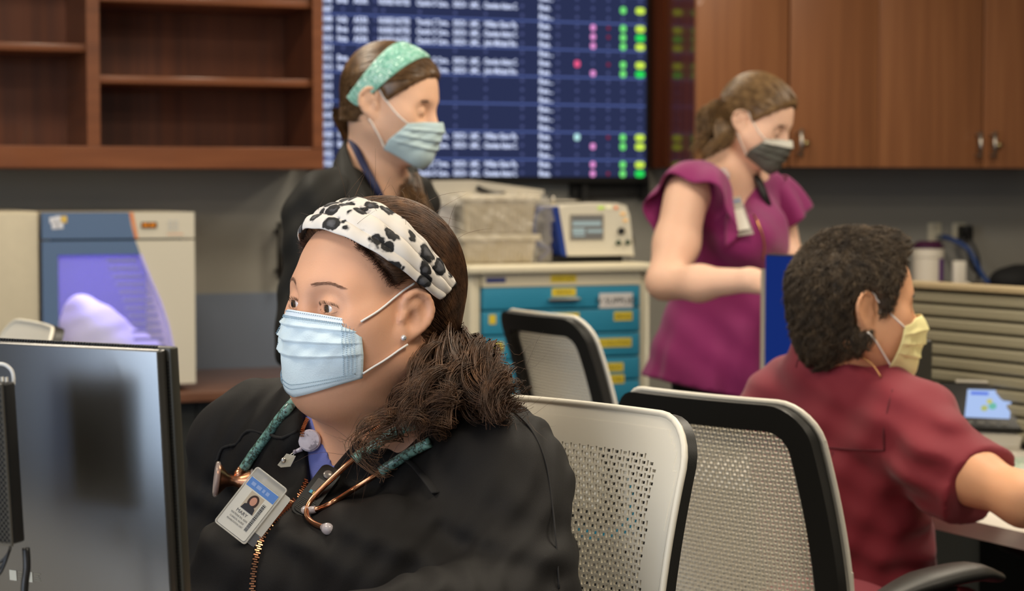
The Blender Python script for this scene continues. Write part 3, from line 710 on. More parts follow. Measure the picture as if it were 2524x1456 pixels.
# ---------------------------------------------------------------- right back counter with items
RO = .55
_, rz = wp(2300, 716, RO); ra_, _ = wp(2180, 700, RO)
RO2 = RO
t = thing('side_counter', 'brown back counter behind the slatted partition', 'counter', wloc(ra_ + 1, .3, 0))
wbox('countertop', M_CTOP, t, ra_, ra_ + 2.0, .013, RO + .08, rz - .03, rz, .003)
wbox('base_door', M_BASE, t, ra_ + .01, ra_ + 1.0, .02, RO + .04, 0, rz - .032)
wbox('base_door', M_BASE, t, ra_ + 1.003, ra_ + 1.99, .02, RO + .04, 0, rz - .032)
u_, _ = wp(2287, 700, RO - .05); k = .0013
t = thing('wipes_tub', 'white wipes tub with purple lid and purple label on the back counter', 'tub', wloc(u_, RO - .05, rz))
Mx = WM @ Matrix.Translation((u_, -(RO - .05), rz))
zt2 = wp(2287, 612, RO - .05)[1] - rz; zt3 = wp(2287, 594, RO - .05)[1] - rz; r_ = .0555
MB().lathe([(0, .0), (r_ * .93, 0), (r_ * .95, .01), (r_ * .95, zt2 * .78), (r_, zt2 * .8), (r_, zt2)], 28, Mx).build('body', mat('tub_white', rgb(224, 214, 196), .45), t, 'auto')
MB().lathe([(r_ + .001, zt2), (r_ + .001, zt2 + .008), (r_ * .75, zt3 - .004), (r_ * .6, zt3), (0, zt3)], 28, Mx).build('lid', mat('dark_purple', rgb(62, 24, 52), .45), t, 'auto')
lb = [(r_ * .965 * math.sin(a), -r_ * .965 * math.cos(a)) for a in np.linspace(.2, 1.05, 8)]
V = [(x, y, z) for z in (.003, zt2 * .76) for x, y in lb]
MB().add(V, [(i, i + 1, 9 + i, 8 + i) for i in range(7)]).xf(Mx).build('label', mat('purple_label', rgb(92, 30, 120), .5), t, True)
# outlets, plugs, cables
for px, lab in ((2302, 'cream wall outlet plate above the purple-lidded tub'), (2362, 'cream wall outlet plate with black plug, right of the first')):
    u_, z_ = wp(px, 572, 0)
    t = thing('wall_outlet', lab, 'outlet', wloc(u_, 0, z_), 'wall outlets on the grey back wall')
    wbox('plate', mat('outlet_cream', rgb(208, 200, 176), .5), t, u_ - .029, u_ + .029, .001, .007, z_ - .036, z_ + .036, .002)
    for dz in (-.019, .019): wbox('socket', mat('outlet_face', rgb(190, 182, 160), .5), t, u_ - .013, u_ + .013, .007, .010, z_ + dz - .013, z_ + dz + .013, .003)
    if px == 2302: wbox('plug', mat('plug_grey', rgb(110, 112, 112), .5), t, u_ + .004, u_ + .026, .010, .035, z_ - .03, z_ - .008, .003)
    else: wbox('plug', M_BLK, t, u_ - .012, u_ + .03, .010, .06, z_ - .03, z_ + .026, .006)
def wc(pts, r, name, m, lab):
    o = wpart(MB().tube(catmull([(wp(x, y, o_)[0], -o_, wp(x, y, o_)[1]) for x, y, o_ in pts], 6), r, 8), name, m, None, True); return tagp(o, lab, 'cable')
wc([(2325, 583, .04), (2352, 592, .1), (2385, 612, .14), (2402, 640, .16), (2418, 672, .2), (2436, 694, .24), (2470, 700, .26)], .0095, 'blue_cable', mat('blue_cable', rgb(44, 72, 130), .4), 'thick blue cable hanging from the outlet to the counter')
wc([(2372, 566, .06), (2392, 592, .1), (2408, 622, .12), (2414, 655, .14), (2410, 690, .2)], .006, 'black_cable', M_BLK, 'black power cable looping beside the blue cable')
wc([(2368, 580, .06), (2386, 618, .09), (2398, 660, .12), (2440, 694, .22)], .008, 'black_cable', M_BLK, 'thick black cable running under the blue cable')
u_, _ = wp(2364, 680, RO); z1 = wp(2364, 643, RO)[1]
t = thing('desk_camera', 'small white upright device with curved legs on the back counter', 'device', wloc(u_, RO, rz))
zb_ = rz + .012
wpart(MB().box((u_ - .024, -RO - .012, zb_ + .006), (u_ + .024, -RO + .012, z1), .006), 'body', mat('bright_white_plastic', rgb(236, 228, 212), .4), t, 'auto')
wpart(MB().tube(catmull([(u_ - .03, -RO - .02, rz + .004), (u_ - .02, -RO - .01, rz + .02), (u_, -RO, rz + .014), (u_ + .03, -RO - .01, rz + .022), (u_ + .045, -RO - .02, rz + .004)], 6), .006, 8), 'legs', mat('bright_white_plastic', rgb(236, 228, 212), .4), t, True)
u_, _ = wp(2325, 680, RO)
t = thing('grey_mouse', 'small grey rounded object beside the purple label', 'mouse', wloc(u_, RO, rz)); wpart(MB().ball((u_, -RO, rz + .017), (.03, .025, .017), 10), 'shell', mat('mid_grey_plastic', rgb(88, 84, 76), .5), t, True)
u_, _ = wp(2505, 690, RO - .05); zb2_ = wp(2505, 645, RO)[1]
bsh = Shape(); c = np.array(wloc(u_, RO - .07, rz)); bsh.ell(c + [0, 0, .028], (.085, .07, .05)); bsh.cone(c + [.02, 0, .05], c + [.12, .02, .05], .03, .04); bsh.ell(c + [.11, .02, .03], (.08, .08, .05)); bsh.plane(c, (0, 0, -1))
tagp(link_mesh('black_bag', bsh.mesh('black_bag', .006), mat('black_fabric', rgb(20, 20, 20), .8)), 'rounded black bag on the back counter at the right edge', 'bag')
# ---------------------------------------------------------------- workstation frame: slatted partition, desk, phone, monitor
SA = nrm([-.516, .856, 0]); SB = np.array([SA[1], -SA[0], 0])       # along the partition (away-left); to the right
PO = P(2400, 703, 4.6); PO = np.array([PO[0], PO[1], 0.0]); PTOP = float(P(2400, 703, 4.6)[2])
SM = frame_m(PO, -SA, -SB, (0, 0, 1))    # local x runs toward the camera, y to the left-front side (visible face normal)
SM = frame_m(PO, -SA, SB, (0, 0, 1))
def sbox(mb, lo, hi, bev=0): return mb.box(lo, hi, bev)
M_SLAT = mat('olive_beige_slat', rgb(142, 136, 114), .42); M_GROOVE = mat('dark_groove', rgb(52, 50, 40), .7); M_CAP = mat('tan_cap', rgb(170, 152, 118), .45)
t = thing('slatted_partition', 'olive-beige desk partition of horizontal slats with tan cap', 'partition', PO)
x0, x1 = -.62, 1.5
MB().box((x0, .012, .02), (x1, .055, PTOP - .012)).xf(SM).build('core', M_GROOVE, t)
MB().box((x0 - .006, -.008, PTOP - .014), (x1, .062, PTOP), .003).xf(SM).build('cap', M_CAP, t, 'auto')
MB().box((x0 - .02, -.004, 0), (x0, .06, PTOP - .015), .003).xf(SM).build('end_post', M_SLAT, t, 'auto')
sp = .0305; z = PTOP - .018; me = None; n = 0
while z - sp > .74:
    if me is None:
        prof = [(.012, -.0125), (.002, -.0125), (0, -.008), (0, .006), (.004, .011), (.012, .0125)]
        mb = MB().prism([(p[0], p[1]) for p in prof], 0, x0, x1).xf(SM); me = None
        o = mb.build('slat', M_SLAT, t); me = o.data; o.location = o.location + Vector((0, 0, z - sp / 2))
    else:
        o = bpy.data.objects.new('slat', me); COL.objects.link(o); o.parent = t; o.location = -LOC[t] + Vector((0, 0, z - sp / 2))
    z -= sp
# desk
DZ = .74
M_DESK = mat('white_laminate', rgb(226, 220, 208), .35)
def dk(px, py, z_=DZ):
    d = ray(px, py); k_ = (z_ - CAMH) / d[2]; p = CAM + d * k_; return np.array([p[0], p[1]])
c0 = dk(2272, 1256); c1 = dk(2524, 1312)
dirn = nrm(np.append(c1 - c0, 0))[:2]; far = c1 + dirn * .8
inner = SB[:2]
pw = (PO[:2] - SB[:2] * .012)
def proj(p): return p + SB[:2] * ((pw - p) @ SB[:2])
bk = c0 - dirn * .0; left_back = proj(c0) - (-SA[:2]) * .25
poly = [tuple(c0), tuple(c1), tuple(far), tuple(proj(far)), tuple(proj(c0) + SA[:2] * .75), tuple(c0 + SA[:2] * .75 + SB[:2] * -.02)]
t = thing('desk', 'white laminate workstation desk in front of the slatted partition', 'desk', (c0[0] + .4, c0[1] + .2, 0))
MB().prism(poly, 2, DZ - .03, DZ).build('desktop', M_DESK, t)
p = c0 + dirn * .35 + SB[:2] * .12
for q in (p, p + dirn * .6, p + SA[:2] * .75 + SB[:2] * .1): MB().box((q[0] - .03, q[1] - .03, 0), (q[0] + .03, q[1] + .03, DZ - .031), .004).build('leg', M_BLK, t, 'auto')
q = c0 + SB[:2] * .42 - dirn * 0
MB().tube(catmull([tuple(c0 + dirn * .12 + SB[:2] * .1) + (DZ - .035,), tuple(c0 + dirn * .28 + SB[:2] * .12) + (DZ - .08,), tuple(c0 + dirn * .36 + SB[:2] * .14) + (DZ - .3,), tuple(c0 + dirn * .38 + SB[:2] * .16) + (.3,)], 6), .03, 10).build('bracket', M_BLK, t, True)
pv = c0 + SB[:2] * .34 + SA[:2] * .2
Mp = frame_m((pv[0], pv[1], 0), -SA, SB, (0, 0, 1)); MB().box((0, 0, .05), (1.1, .02, DZ - .031)).xf(Mp).build('modesty_panel', M_BASE, t)
# desk phone
pc = dk(2412, 1098, DZ)
fy = nrm([-.42, -.9, 0]); 
PX = nrm([.93, -.36, 0]); PYv = np.cross([0, 0, 1], PX)
Mph = frame_m((pc[0], pc[1], DZ), PX, PYv, (0, 0, 1)) @ Matrix.Rotation(R_(0), 4, 'X')
t = thing('desk_phone', 'black and silver desk phone with lit colour screen, on the white desk', 'phone', (pc[0], pc[1], DZ))
M_SILV = mat('silver_plastic', rgb(176, 170, 158), .4)
MB().prism([(-.075, 0), (.06, 0), (.055, .055), (-.075, .012)], 0, -.1, .1).xf(Mph).build('base', M_SILV, t)
Mt = Mph @ Matrix.Translation((0, -.0, .062)) @ Matrix.Rotation(R_(55), 4, 'X')
MB().box((-.1, -.03, -.006), (.1, .085, .012), .004).xf(Mt).build('head', M_BLK, t, 'auto')
MB().box((-.03, -.004, .012), (.07, .068, .014)).xf(Mt).build('screen', emis('phone_screen', rgb(176, 200, 245), .95), t)
MB().box((-.022, .054, .0141), (.018, .062, .0146)).xf(Mt).build('screen_header', emis('phone_blue', rgb(100, 130, 235), .9), t)
for (a, b, c_, col) in ((.012, .02, .008, (190, 200, 120)), (.03, .026, .009, (120, 200, 180)), (.022, .038, .007, (210, 210, 130))):
    MB().ball((a, b, .0142), (c_, c_, .0004), 8).xf(Mt).build('screen_picture', emis('pic%d' % col[0], rgb(*col), .85), t)
MB().box((-.06, .086, .0), (.1, .093, .014), .002).xf(Mt).build('rear_edge', M_SILV, t, 'auto')
for i in range(4): MB().box((-.026 + i * .026, -.022, .012), (-.01 + i * .026, -.014, .015), .001).xf(Mt).build('key', mat('key_grey', rgb(90, 88, 84), .5), t, 'auto')
h = MB().tube(catmull([(-.078, -.05, .026), (-.078, -.03, .046), (-.078, .06, .1), (-.078, .09, .108)], 6), [.019, .013, .012, .019], 12).xf(Mph @ Matrix.Translation((0, 0, -.0))); h.build('handset', M_BLK, t, True)
# patterned papers on the desk
pp = dk(2500, 1150, DZ)
o = MB().prism([tuple(pp + SA[:2] * .10 - SB[:2] * .06), tuple(pp - SA[:2] * .14 - SB[:2] * .1), tuple(pp - SA[:2] * .16 + SB[:2] * .12), tuple(pp + SA[:2] * .08 + SB[:2] * .12)][::-1], 2, DZ + .0005, DZ + .004).build('paper_pad', ramp_mat('floral_paper', 'noise', 45, [(.35, rgb(190, 205, 200)), (.5, rgb(222, 226, 208)), (.6, rgb(130, 175, 150)), (.66, rgb(216, 218, 204)), (.75, rgb(150, 150, 200))], .6, 'LINEAR'), None)
tagp(o, 'pale paper pad with faint green pattern on the white desk', 'paper')
# his monitor
MA = P(1885, 625, 4.45); mtop = float(MA[2])
ML, MH = .44, .325
Mm = frame_m((MA[0], MA[1], mtop - MH), -SA, SB, (0, 0, 1))
t = thing('desktop_monitor', 'monitor with dark blue desktop on screen, behind the man in maroon', 'monitor', (MA[0], MA[1], DZ))
MB().box((0, .004, 0), (ML, .03, MH), .003).xf(Mm).build('housing', M_BLK, t, 'auto')
MB().box((-.009, -.004, -.004), (.002, .03, MH - .035), .001).xf(Mm).build('side_edge', mat('grey_edge', rgb(150, 142, 126), .4), t)
MB().box((.003, .0, .006), (ML - .008, .004, MH - .004)).xf(Mm).build('display', emis('desktop_blue', rgb(22, 44, 112), .95), t)
MB().ball((.215, -.0006, .165), (.035, .0004, .03), 10).xf(Mm).build('display_light', emis('desktop_light', rgb(120, 170, 235), .95), t)
MB().box((.2, .03, 0), (.26, .06, .1)).xf(Mm).build('stand_neck', M_BLK, t)
zst = DZ - (mtop - MH)
MB().box((.2, .045, zst), (.26, .06, .02)).xf(Mm).build('stand_post', M_BLK, t)
MB().box((.12, -.05, zst), (.34, .1, zst + .01), .003).xf(Mm).build('stand_foot', M_BLK, t, 'auto')
ks_ = P(2220, 880, 4.0)
t = thing('desk_speaker', 'small black upright speaker right of the blue monitor', 'speaker', (ks_[0], ks_[1], DZ))
Mk = frame_m((ks_[0], ks_[1], DZ), -SA, SB, (0, 0, 1)); hk = float(P(2220, 838, 4.0)[2]) - DZ
MB().box((-.03, 0, 0), (.03, .06, hk), .006).xf(Mk).build('body', M_BLK2, t, 'auto')
MB().lathe([(0, .001), (.012, .001), (.014, .003), (.016, .0)], 16, Mk @ Matrix.Translation((0, 0, hk - .05)) @ Matrix.Rotation(PI / 2, 4, 'X')).build('driver', M_BLK, t, True)
# ---------------------------------------------------------------- people: heads, hair, masks
def skin(name, c, var=.06):
    m = mat(name, c, .52, sss=.12, var=var, vscale=9, bump=.12, bscale=420, spec=.4); return m
class Head:
    """head in its own frame: X right, Y forward, Z up, origin between the ear canals (metres)"""
    def __init__(s, org, yaw, pitch=0, roll=0, scale=1.0, low=1.0, eo=(0, 0)):
        s.low = low; s.eo = eo; s.o = np.asarray(org, float); s.R = rotm(yaw, pitch, roll); s.s = scale
    def w(s, p):
        p = np.array(p, float); p[..., 2] = np.where(p[..., 2] < 0, p[..., 2] * s.low, p[..., 2]); return s.o + (p * s.s) @ s.R.T
    def l(s, Q):
        p = ((np.asarray(Q) - s.o) @ s.R) / s.s; p[..., 2] = np.where(p[..., 2] < 0, p[..., 2] / s.low, p[..., 2]); return p
    def d(s, v): return np.asarray(v, float) @ s.R.T
    def ell(s, S, c, r, k=.02, rot=None, op='u'):
        R = s.R if rot is None else s.R @ rot; S.ell(s.w(c), np.asarray(r, float) * s.s, k * s.s, R, op)
    def cone(s, S, a, b, ra, rb, k=.02, op='u'): S.cone(s.w(a), s.w(b), ra * s.s, rb * s.s, k * s.s, op)
    def skull(s, S, full=0.0, nose=1.0, ears=(1, 1), eyes=True, ear_rot=22, es=1.1, cy=.052, sock=1.0, sy=.096, ch=0.0):
        n0 = len(S.ops); s.body = S
        s.ell(S, (0, -.014, .034), (.0765, sy, .088), .01)
        s.ell(S, (0, .030, .042), (.066, .058, .058), .03)
        s.ell(S, (0, .030, -.030), (.060 + full * .8, .060, .078), .04)
        for x in (-1, 1):
            s.ell(S, (x * (.040 + full * .6), cy, -.030), (.030 + full, .032, .034 + full), .03)      # cheek
            s.ell(S, (x * .052, .048, -.008), (.016, .022, .014), .025)                                   # cheek bone
            s.cone(S, (x * (.056 + full), .004, -.052), (x * .016, .072 + ch, -.096), .020 + full, .019 + full * .5, .035)   # jaw
            s.cone(S, (x * .012, .080, .024), (x * .042, .068, .022), .011, .011, .02)                   # brow
        s.ell(S, (0, .070 + ch, -.092), (.024, .020, .019), .025)
        s.ell(S, (0, .076 + ch * .5, -.060), (.030, .020, .022), .02)
        for x in (-1, 1):
            s.ell(S, (x * .033, .094, .004), (.019 * sock, .016 * sock, .013 * sock), .022, op='s')
        s.cone(S, (0, .084, .014), (0, .106 * nose, -.028), .0085, .0115, .014)
        s.ell(S, (0, .104 * nose, -.032), (.013, .012, .010), .01)
        for x in (-1, 1): s.ell(S, (x * .013, .094, -.037), (.0085, .010, .0075), .008)
        s.cone(S, (0, .092, -.056), (0, .090, -.066), .009, .009, .012)
        s.sk = S.ops[n0:]
        for i, x in enumerate((-1, 1)):
            if ears[i]: s.ear(S, x, ear_rot, es)
    def ear(s, S, x, rot=22, es=1.1):
        A = rotm(x * rot, 0, 0) @ rotm(0, 10, 0); b = np.array([x * .0745, -.004 + s.eo[0], s.eo[1]])
        W = lambda p: b + (np.array([x * p[0], p[1], p[2]]) * es) @ A.T
        s.lobe = getattr(s, 'lobe', {}); s.lobe[x] = W((.0105, -.003, -.0275))
        s.ell(S, W((.006, -.012, .002)), (.005, .0165, .027), .004, A)
        s.ell(S, W((.004, -.004, -.024)), (.0055, .009, .010), .008, A)
        pts = [(.003, .004, .006), (.007, .004, .020), (.009, -.006, .030), (.010, -.020, .027), (.011, -.029, .014), (.010, -.028, -.002), (.008, -.020, -.016), (.006, -.010, -.027), (.005, -.002, -.029)]
        c = catmull(pts, 2)
        for i in range(len(c) - 1): s.cone(S, W(c[i]), W(c[i + 1]), .0038, .0038, .003)
        s.ell(S, W((.014, -.008, -.003)), (.009, .0075, .0115), .005, A, op='s')
        s.ell(S, W((.014, -.018, .012)), (.005, .005, .010), .004, A, op='s')
        s.cone(S, W((.007, .004, -.006)), W((.007, .003, .000)), .004, .004, .004)
    def neck(s, S, base, r0=.052, r1=.062, k=.04, full=0.0):
        S.cone(s.w((0, -.030, -.045)), base, r0, r1, k)
        s.cone(S, (0, .030, -.085), (0, .0, -.10), .035 + full * 2, .04 + full * 2, .04)
    def hull(s, grow=0.0):
        """skull surface that the hair and bands lie on"""
        H = Shape(); H.ops = list(s.sk); s.ell(H, (0, -.014, .036), (.0775 + grow, .087 + grow, .089 + grow), .01); s.ell(H, (0, .026, .042), (.069 + grow, .062 + grow, .062 + grow), .03)
        s.ell(H, (0, -.05, -.03), (.056 + grow, .046 + grow, .07 + grow), .02); s.H = H; return H
    def mask(s, name, m, parent, top=(.004, -.016), bot=(-.112, -.088), side=58, depth=.012, grow=.006, pleat=.0022, off=.0035, zc=(0, 0), n=(44, 44), under=.0, tent=1.0, flare=.10, ch=0.0):
        """face mask: a sheet traced onto a soft hull around nose, cheeks and chin"""
        H = Shape(); s.ell(H, (0, .032, -.040), (.062 + grow, .060 + grow, .070 + grow), .02)
        for x in (-1, 1): s.ell(H, (x * .038, .050, -.034), (.032 + grow, .032 + grow, .036 + grow), .03)
        s.cone(H, (0, .088, -.004), (0, .103 * tent, -.030), .010, .014, .03)
        s.cone(H, (0, .103 * tent, -.034), (0, .082 + ch, -.092), .016, .022 + ch * .3, .04)
        for x in (-1, 1): s.cone(H, (x * .050, .010, -.055), (x * .016, .070 + ch, -.096), .024 + grow, .022, .04)
        a, b = n; al = np.linspace(-1, 1, a); t = np.linspace(0, 1, b)
        A_, T_ = np.meshgrid(al, t, indexing='ij')
        zt = top[0] + (top[1] - top[0]) * np.abs(A_) ** 1.3; zb = bot[0] + (bot[1] - bot[0]) * np.abs(A_) ** 1.6
        Z = zt + (zb - zt) * T_ ** .95; ang = R_(side) * A_ * (1 + flare * (T_ - .3))
        # rays from outside toward an axis inside the head; the last rows turn under the chin
        el = np.clip((T_ - .78) / .22, 0, 1) * R_(34) * (1 - .4 * np.abs(A_)) + under
        D = np.stack([np.sin(ang) * np.cos(el), np.cos(ang) * np.cos(el), -np.sin(el)], -1)
        C = np.stack([0 * Z, .018 + 0 * Z, Z + .035 * np.sin(el)], -1)
        q = C + D * .16; r = np.full(Z.shape, .16)
        for _ in range(40):
            dd = H.eval(s.w(C + D * r[..., None]).astype(np.float32)) / s.s; r = r - np.clip(dd - off, -.01, .03) * .8
        ph = (T_ * 4.0) % 1; env = np.clip((1 - np.abs(A_)) * 5, 0, 1) * np.clip((T_ - .14) * 10, 0, 1) * np.clip((.9 - T_) * 10, 0, 1)
        r = r + pleat * (ph ** 2) * env * 1.6 + .0009 * np.sin(A_ * 9 + T_ * 14) * env + .0006 * np.sin(A_ * 23 - T_ * 17 + 2) * env
        G = s.w(C + D * r[..., None]); V, F = grid_mesh(G); o = link_mesh(name, mesh_np(name, V, F), m, parent); solidify(o, .0012)
        return o, G
    def band(s, name, m, parent, H, e0, e1, w0, w1, off=.004, n=(90, 26), fold=None, tilt=0, c=(0, -.01, .02), rng_=(-115, 115)):
        """headband: arc over the crown; e = direction (pitch from straight up, + forward) at the top of the arc"""
        a, b = n; ps = np.radians(np.linspace(rng_[0], rng_[1], a)); t = np.linspace(-.5, .5, b); PS, T = np.meshgrid(ps, t, indexing='ij')
        up = np.array([0, math.sin(R_(e0)), math.cos(R_(e0))]); fw = np.array([0, math.cos(R_(e0)), -math.sin(R_(e0))]); xx = np.array([1.0, 0, 0])
        wdt = w0 + (w1 - w0) * (np.abs(PS) / np.max(np.abs(ps))) ** 2
        sh = e1 * (np.abs(PS) / np.max(np.abs(ps))) ** 2
        base = np.sin(PS)[..., None] * xx + np.cos(PS)[..., None] * up; dd = base + fw * ((T * wdt + sh) / .1)[..., None]
        D = dd / np.linalg.norm(dd, axis=-1, keepdims=True); C = np.asarray(c, float); r = np.full(PS.shape, .2)
        o_ = off + (0 if fold is None else fold(PS, T)) - .0022 * (np.abs(T) * 2) ** 6
        for _ in range(40):
            d_ = H.eval(s.w(C + D * r[..., None]).astype(np.float32)) / s.s; r = r - np.clip(d_ - o_, -.02, .04) * .85
        G = s.w(C + D * r[..., None]); V, F = grid_mesh(G[:, ::-1]); o = link_mesh(name, mesh_np(name, V, F), m, parent); solidify(o, .0012)
        uv = o.data.uv_layers.new(name='band'); U = np.stack([PS[:, ::-1], T[:, ::-1] * wdt / .1], -1).reshape(-1, 2)
        li = np.zeros(len(o.data.loops), np.int32); o.data.loops.foreach_get('vertex_index', li); uv.data.foreach_set('uv', U[li].astype(np.float32).ravel())
        return o, G
def hair_shell(H, hd, planes, name, h, m, parent, thick=.006, k=.006, extra=None):
    S = Shape(); S.ops = list(H.ops); T = thick
    S.disp(lambda Q: -T + 0 * Q[..., 0])
    for p, n in planes: S.plane(hd.w(p), hd.d(n), k)
    if extra: extra(S)
    return S, link_mesh(name, S.mesh(name, h), m, parent)
def hand(S, hd, fwd, up, side, size=1.0, curl=(20, 30, 20), spread=4, thumb=True, k=.006, thumb_dir=None):
    """wrist at hd, fingers toward fwd, back of the hand toward up, side = +1 thumb on the (fwd x up) side"""
    f = nrm(fwd); u = nrm(np.asarray(up) - f * (np.asarray(up) @ f)); x = np.cross(f, u) * side; o = np.asarray(hd, float)
    W = lambda a, b, c: o + (f * a + x * b + u * c) * size
    S.cone(W(.0, 0, 0), W(.045, .002, 0), .026 * size, .030 * size, .02)
    for b in (-.028, -.010, .010, .027): S.cone(W(.02, b * .6, 0), W(.085, b, -.002), .013 * size, .0115 * size, .012)
    L = {.027: (.040, .024, .019), .010: (.045, .028, .020), -.010: (.042, .026, .019), -.028: (.032, .020, .017)}
    for i, (b, seg) in enumerate(L.items()):
        p = W(.088, b, -.002); a = 0; yaw = R_(spread) * (b / .027)
        for j, l in enumerate(seg):
            a += R_(curl[j] + 3 * i); d = f * math.cos(a) * math.cos(yaw) + x * math.sin(yaw) - u * math.sin(a)
            q = p + d * l * size; r0 = (.0095, .0085, .0075)[j] * size; S.cone(p, q, r0, r0 * .9, .004 if j else .008); p = q
    if thumb:
        p = W(.022, .024, -.006); d = nrm(f * .75 + x * .62 - u * .28) if thumb_dir is None else nrm(thumb_dir)
        q = p + d * .044 * size; S.cone(p, q, .014 * size, .0105 * size, .012)
        d2 = nrm(d + f * .35); r = q + d2 * .030 * size; S.cone(q, r, .0100 * size, .0088 * size, .005); S.cone(r, r + nrm(d2 + f * .3) * .022 * size, .0088 * size, .0072 * size, .004)
def loops(hd, G, m, parent, r=.0014):
    for x, i in ((-1, 0), (1, -1)):
        tp, bt = G[i, 1], G[i, -3]; dy, dz = hd.eo
        a = strap([tp, (tp * .5 + hd.w((x * .075, .014 + dy, .012 + dz)) * .5) + nrm(tp - hd.o) * .001, hd.w((x * .0775, .004 + dy, .024 + dz)), hd.w((x * .081, -.012 + dy, .036 + dz))], r, m, parent, body=hd.body)
        b = strap([bt, (bt * .5 + hd.w((x * .080, .006 + dy, -.044 + dz)) * .5) + nrm(bt - hd.o) * .002, hd.w((x * .085, -.006 + dy, -.034 + dz))], r, m, parent, body=hd.body)
        a.location = b.location = (0, 0, 0)
def eyes_simple(hd, m, parent, closed=True):
    for x in (-1, 1):
        pts = [hd.w((x * (.033 + .013 * t), .0865 - .006 * t * t - (.002 if t * x > 0 else 0), .003 - .0035 * (1 - t * t))) for t in np.linspace(-1, 1, 7)]
        MB().tube(pts, .0016, 6).build('lash_line', m, parent, True)
        pts = [hd.w((x * (.034 + .019 * t), .090 - .010 * (t + .2) ** 2, .024 + .004 * (1 - t * t))) for t in np.linspace(-1, 1, 7)]
        MB().tube(pts, [.0012, .0024, .0012], 6).build('eyebrow', m, parent, True)
def strap(pts, r, m, parent, name='ear_loop', body=None):
    c = catmull(pts, 6)
    if body is not None:
        for _ in range(3):
            d = body.eval(c); c = c + body.grad(c) * np.maximum(0, r + .0006 - d)[:, None]
    return MB().tube(c, r, 6).build(name, m, parent, True)
# ================================================================ seated woman in the foreground
M_SKA = skin('skin_tan', rgb(224, 168, 134), .05)
ZA = 2.33
pa = thing('person', 'seated woman in a black zip jacket with black-and-white headband and blue mask, in front', 'person', P(900, 1500, 2.4) * [1, 1, 0])
HA = Head(P(919, 771, ZA), 129, 5, -2, 1.04, low=.88, eo=(.017, .003))
B = Shape()
HA.skull(B, full=.002, ears=(1, 1), nose=.85, ear_rot=7, es=.97, cy=.045, sy=.087, ch=-.010)
for x in (-1, 1):
    HA.ell(B, (x * .033, .0735, .006), (.0165, .0150, .0145), .006)           # lids
    HA.ell(B, (x * .0345, .0935, .0035), (.0152, .0125, .0050), .0022, op='s')
    HA.cone(B, (x * .018, .081, .0125), (x * .046, .071, .0125), .0032, .0032, .005)   # upper lid fold
nb = P(925, 1085, 2.40)
HA.neck(B, nb, .058, .068, .04, .001)
HA.ell(B, (0, .024, -.102), (.042, .036, .020), .04)
B.ell(P(870, 1230, 2.42), (.13, .075, .13), .06, rotm(140, 0, 0))
B.cone(P(940, 1050, 2.46), P(1180, 1140, 2.30), .065, .06, .05); B.cone(P(900, 1040, 2.48), P(690, 1110, 2.54), .05, .045, .05)
B.ell(P(850, 1520, 2.42), (.18, .12, .20), .06, rotm(145, 0, 0))
bodyA = link_mesh('body', B.mesh('body', .0027, hi=(.12, 3, 1.6), lo=(-.42, 2.05, .88)), M_SKA, pa)
# eyes
M_EYE = mat('eye_white', rgb(226, 214, 206), .12, spec=.6, coat=.6); M_IRIS = mat('brown_iris', rgb(74, 56, 40), .15, coat=1); M_PUP = mat('pupil', rgb(8, 8, 8), .08, coat=1)
gz = nrm(np.array([-.88, -.50, -.05]))
for x in (-1, 1):
    c = HA.w((x * .033, .0722, .0045)); r = .0137 * HA.s; g = gz if x < 0 else nrm(gz + [-.06, 0, 0])
    Mx = Matrix.Translation(c) @ Vector(g).to_track_quat('Z', 'Y').to_matrix().to_4x4()
    e = MB().ball((0, 0, 0), r, 14).xf(Mx).build('eye', M_EYE, pa, True)
    ir = [(r * math.sin(a) * 1.012, r * math.cos(a) * 1.012) for a in np.linspace(.52, .20, 6)]; MB().lathe(ir, 24, Mx).build('iris', M_IRIS, e, True)
    pu = [(r * math.sin(a) * 1.018, r * math.cos(a) * 1.018) for a in np.linspace(.24, .0, 5)]; MB().lathe(pu, 20, Mx).build('pupil', M_PUP, e, True)
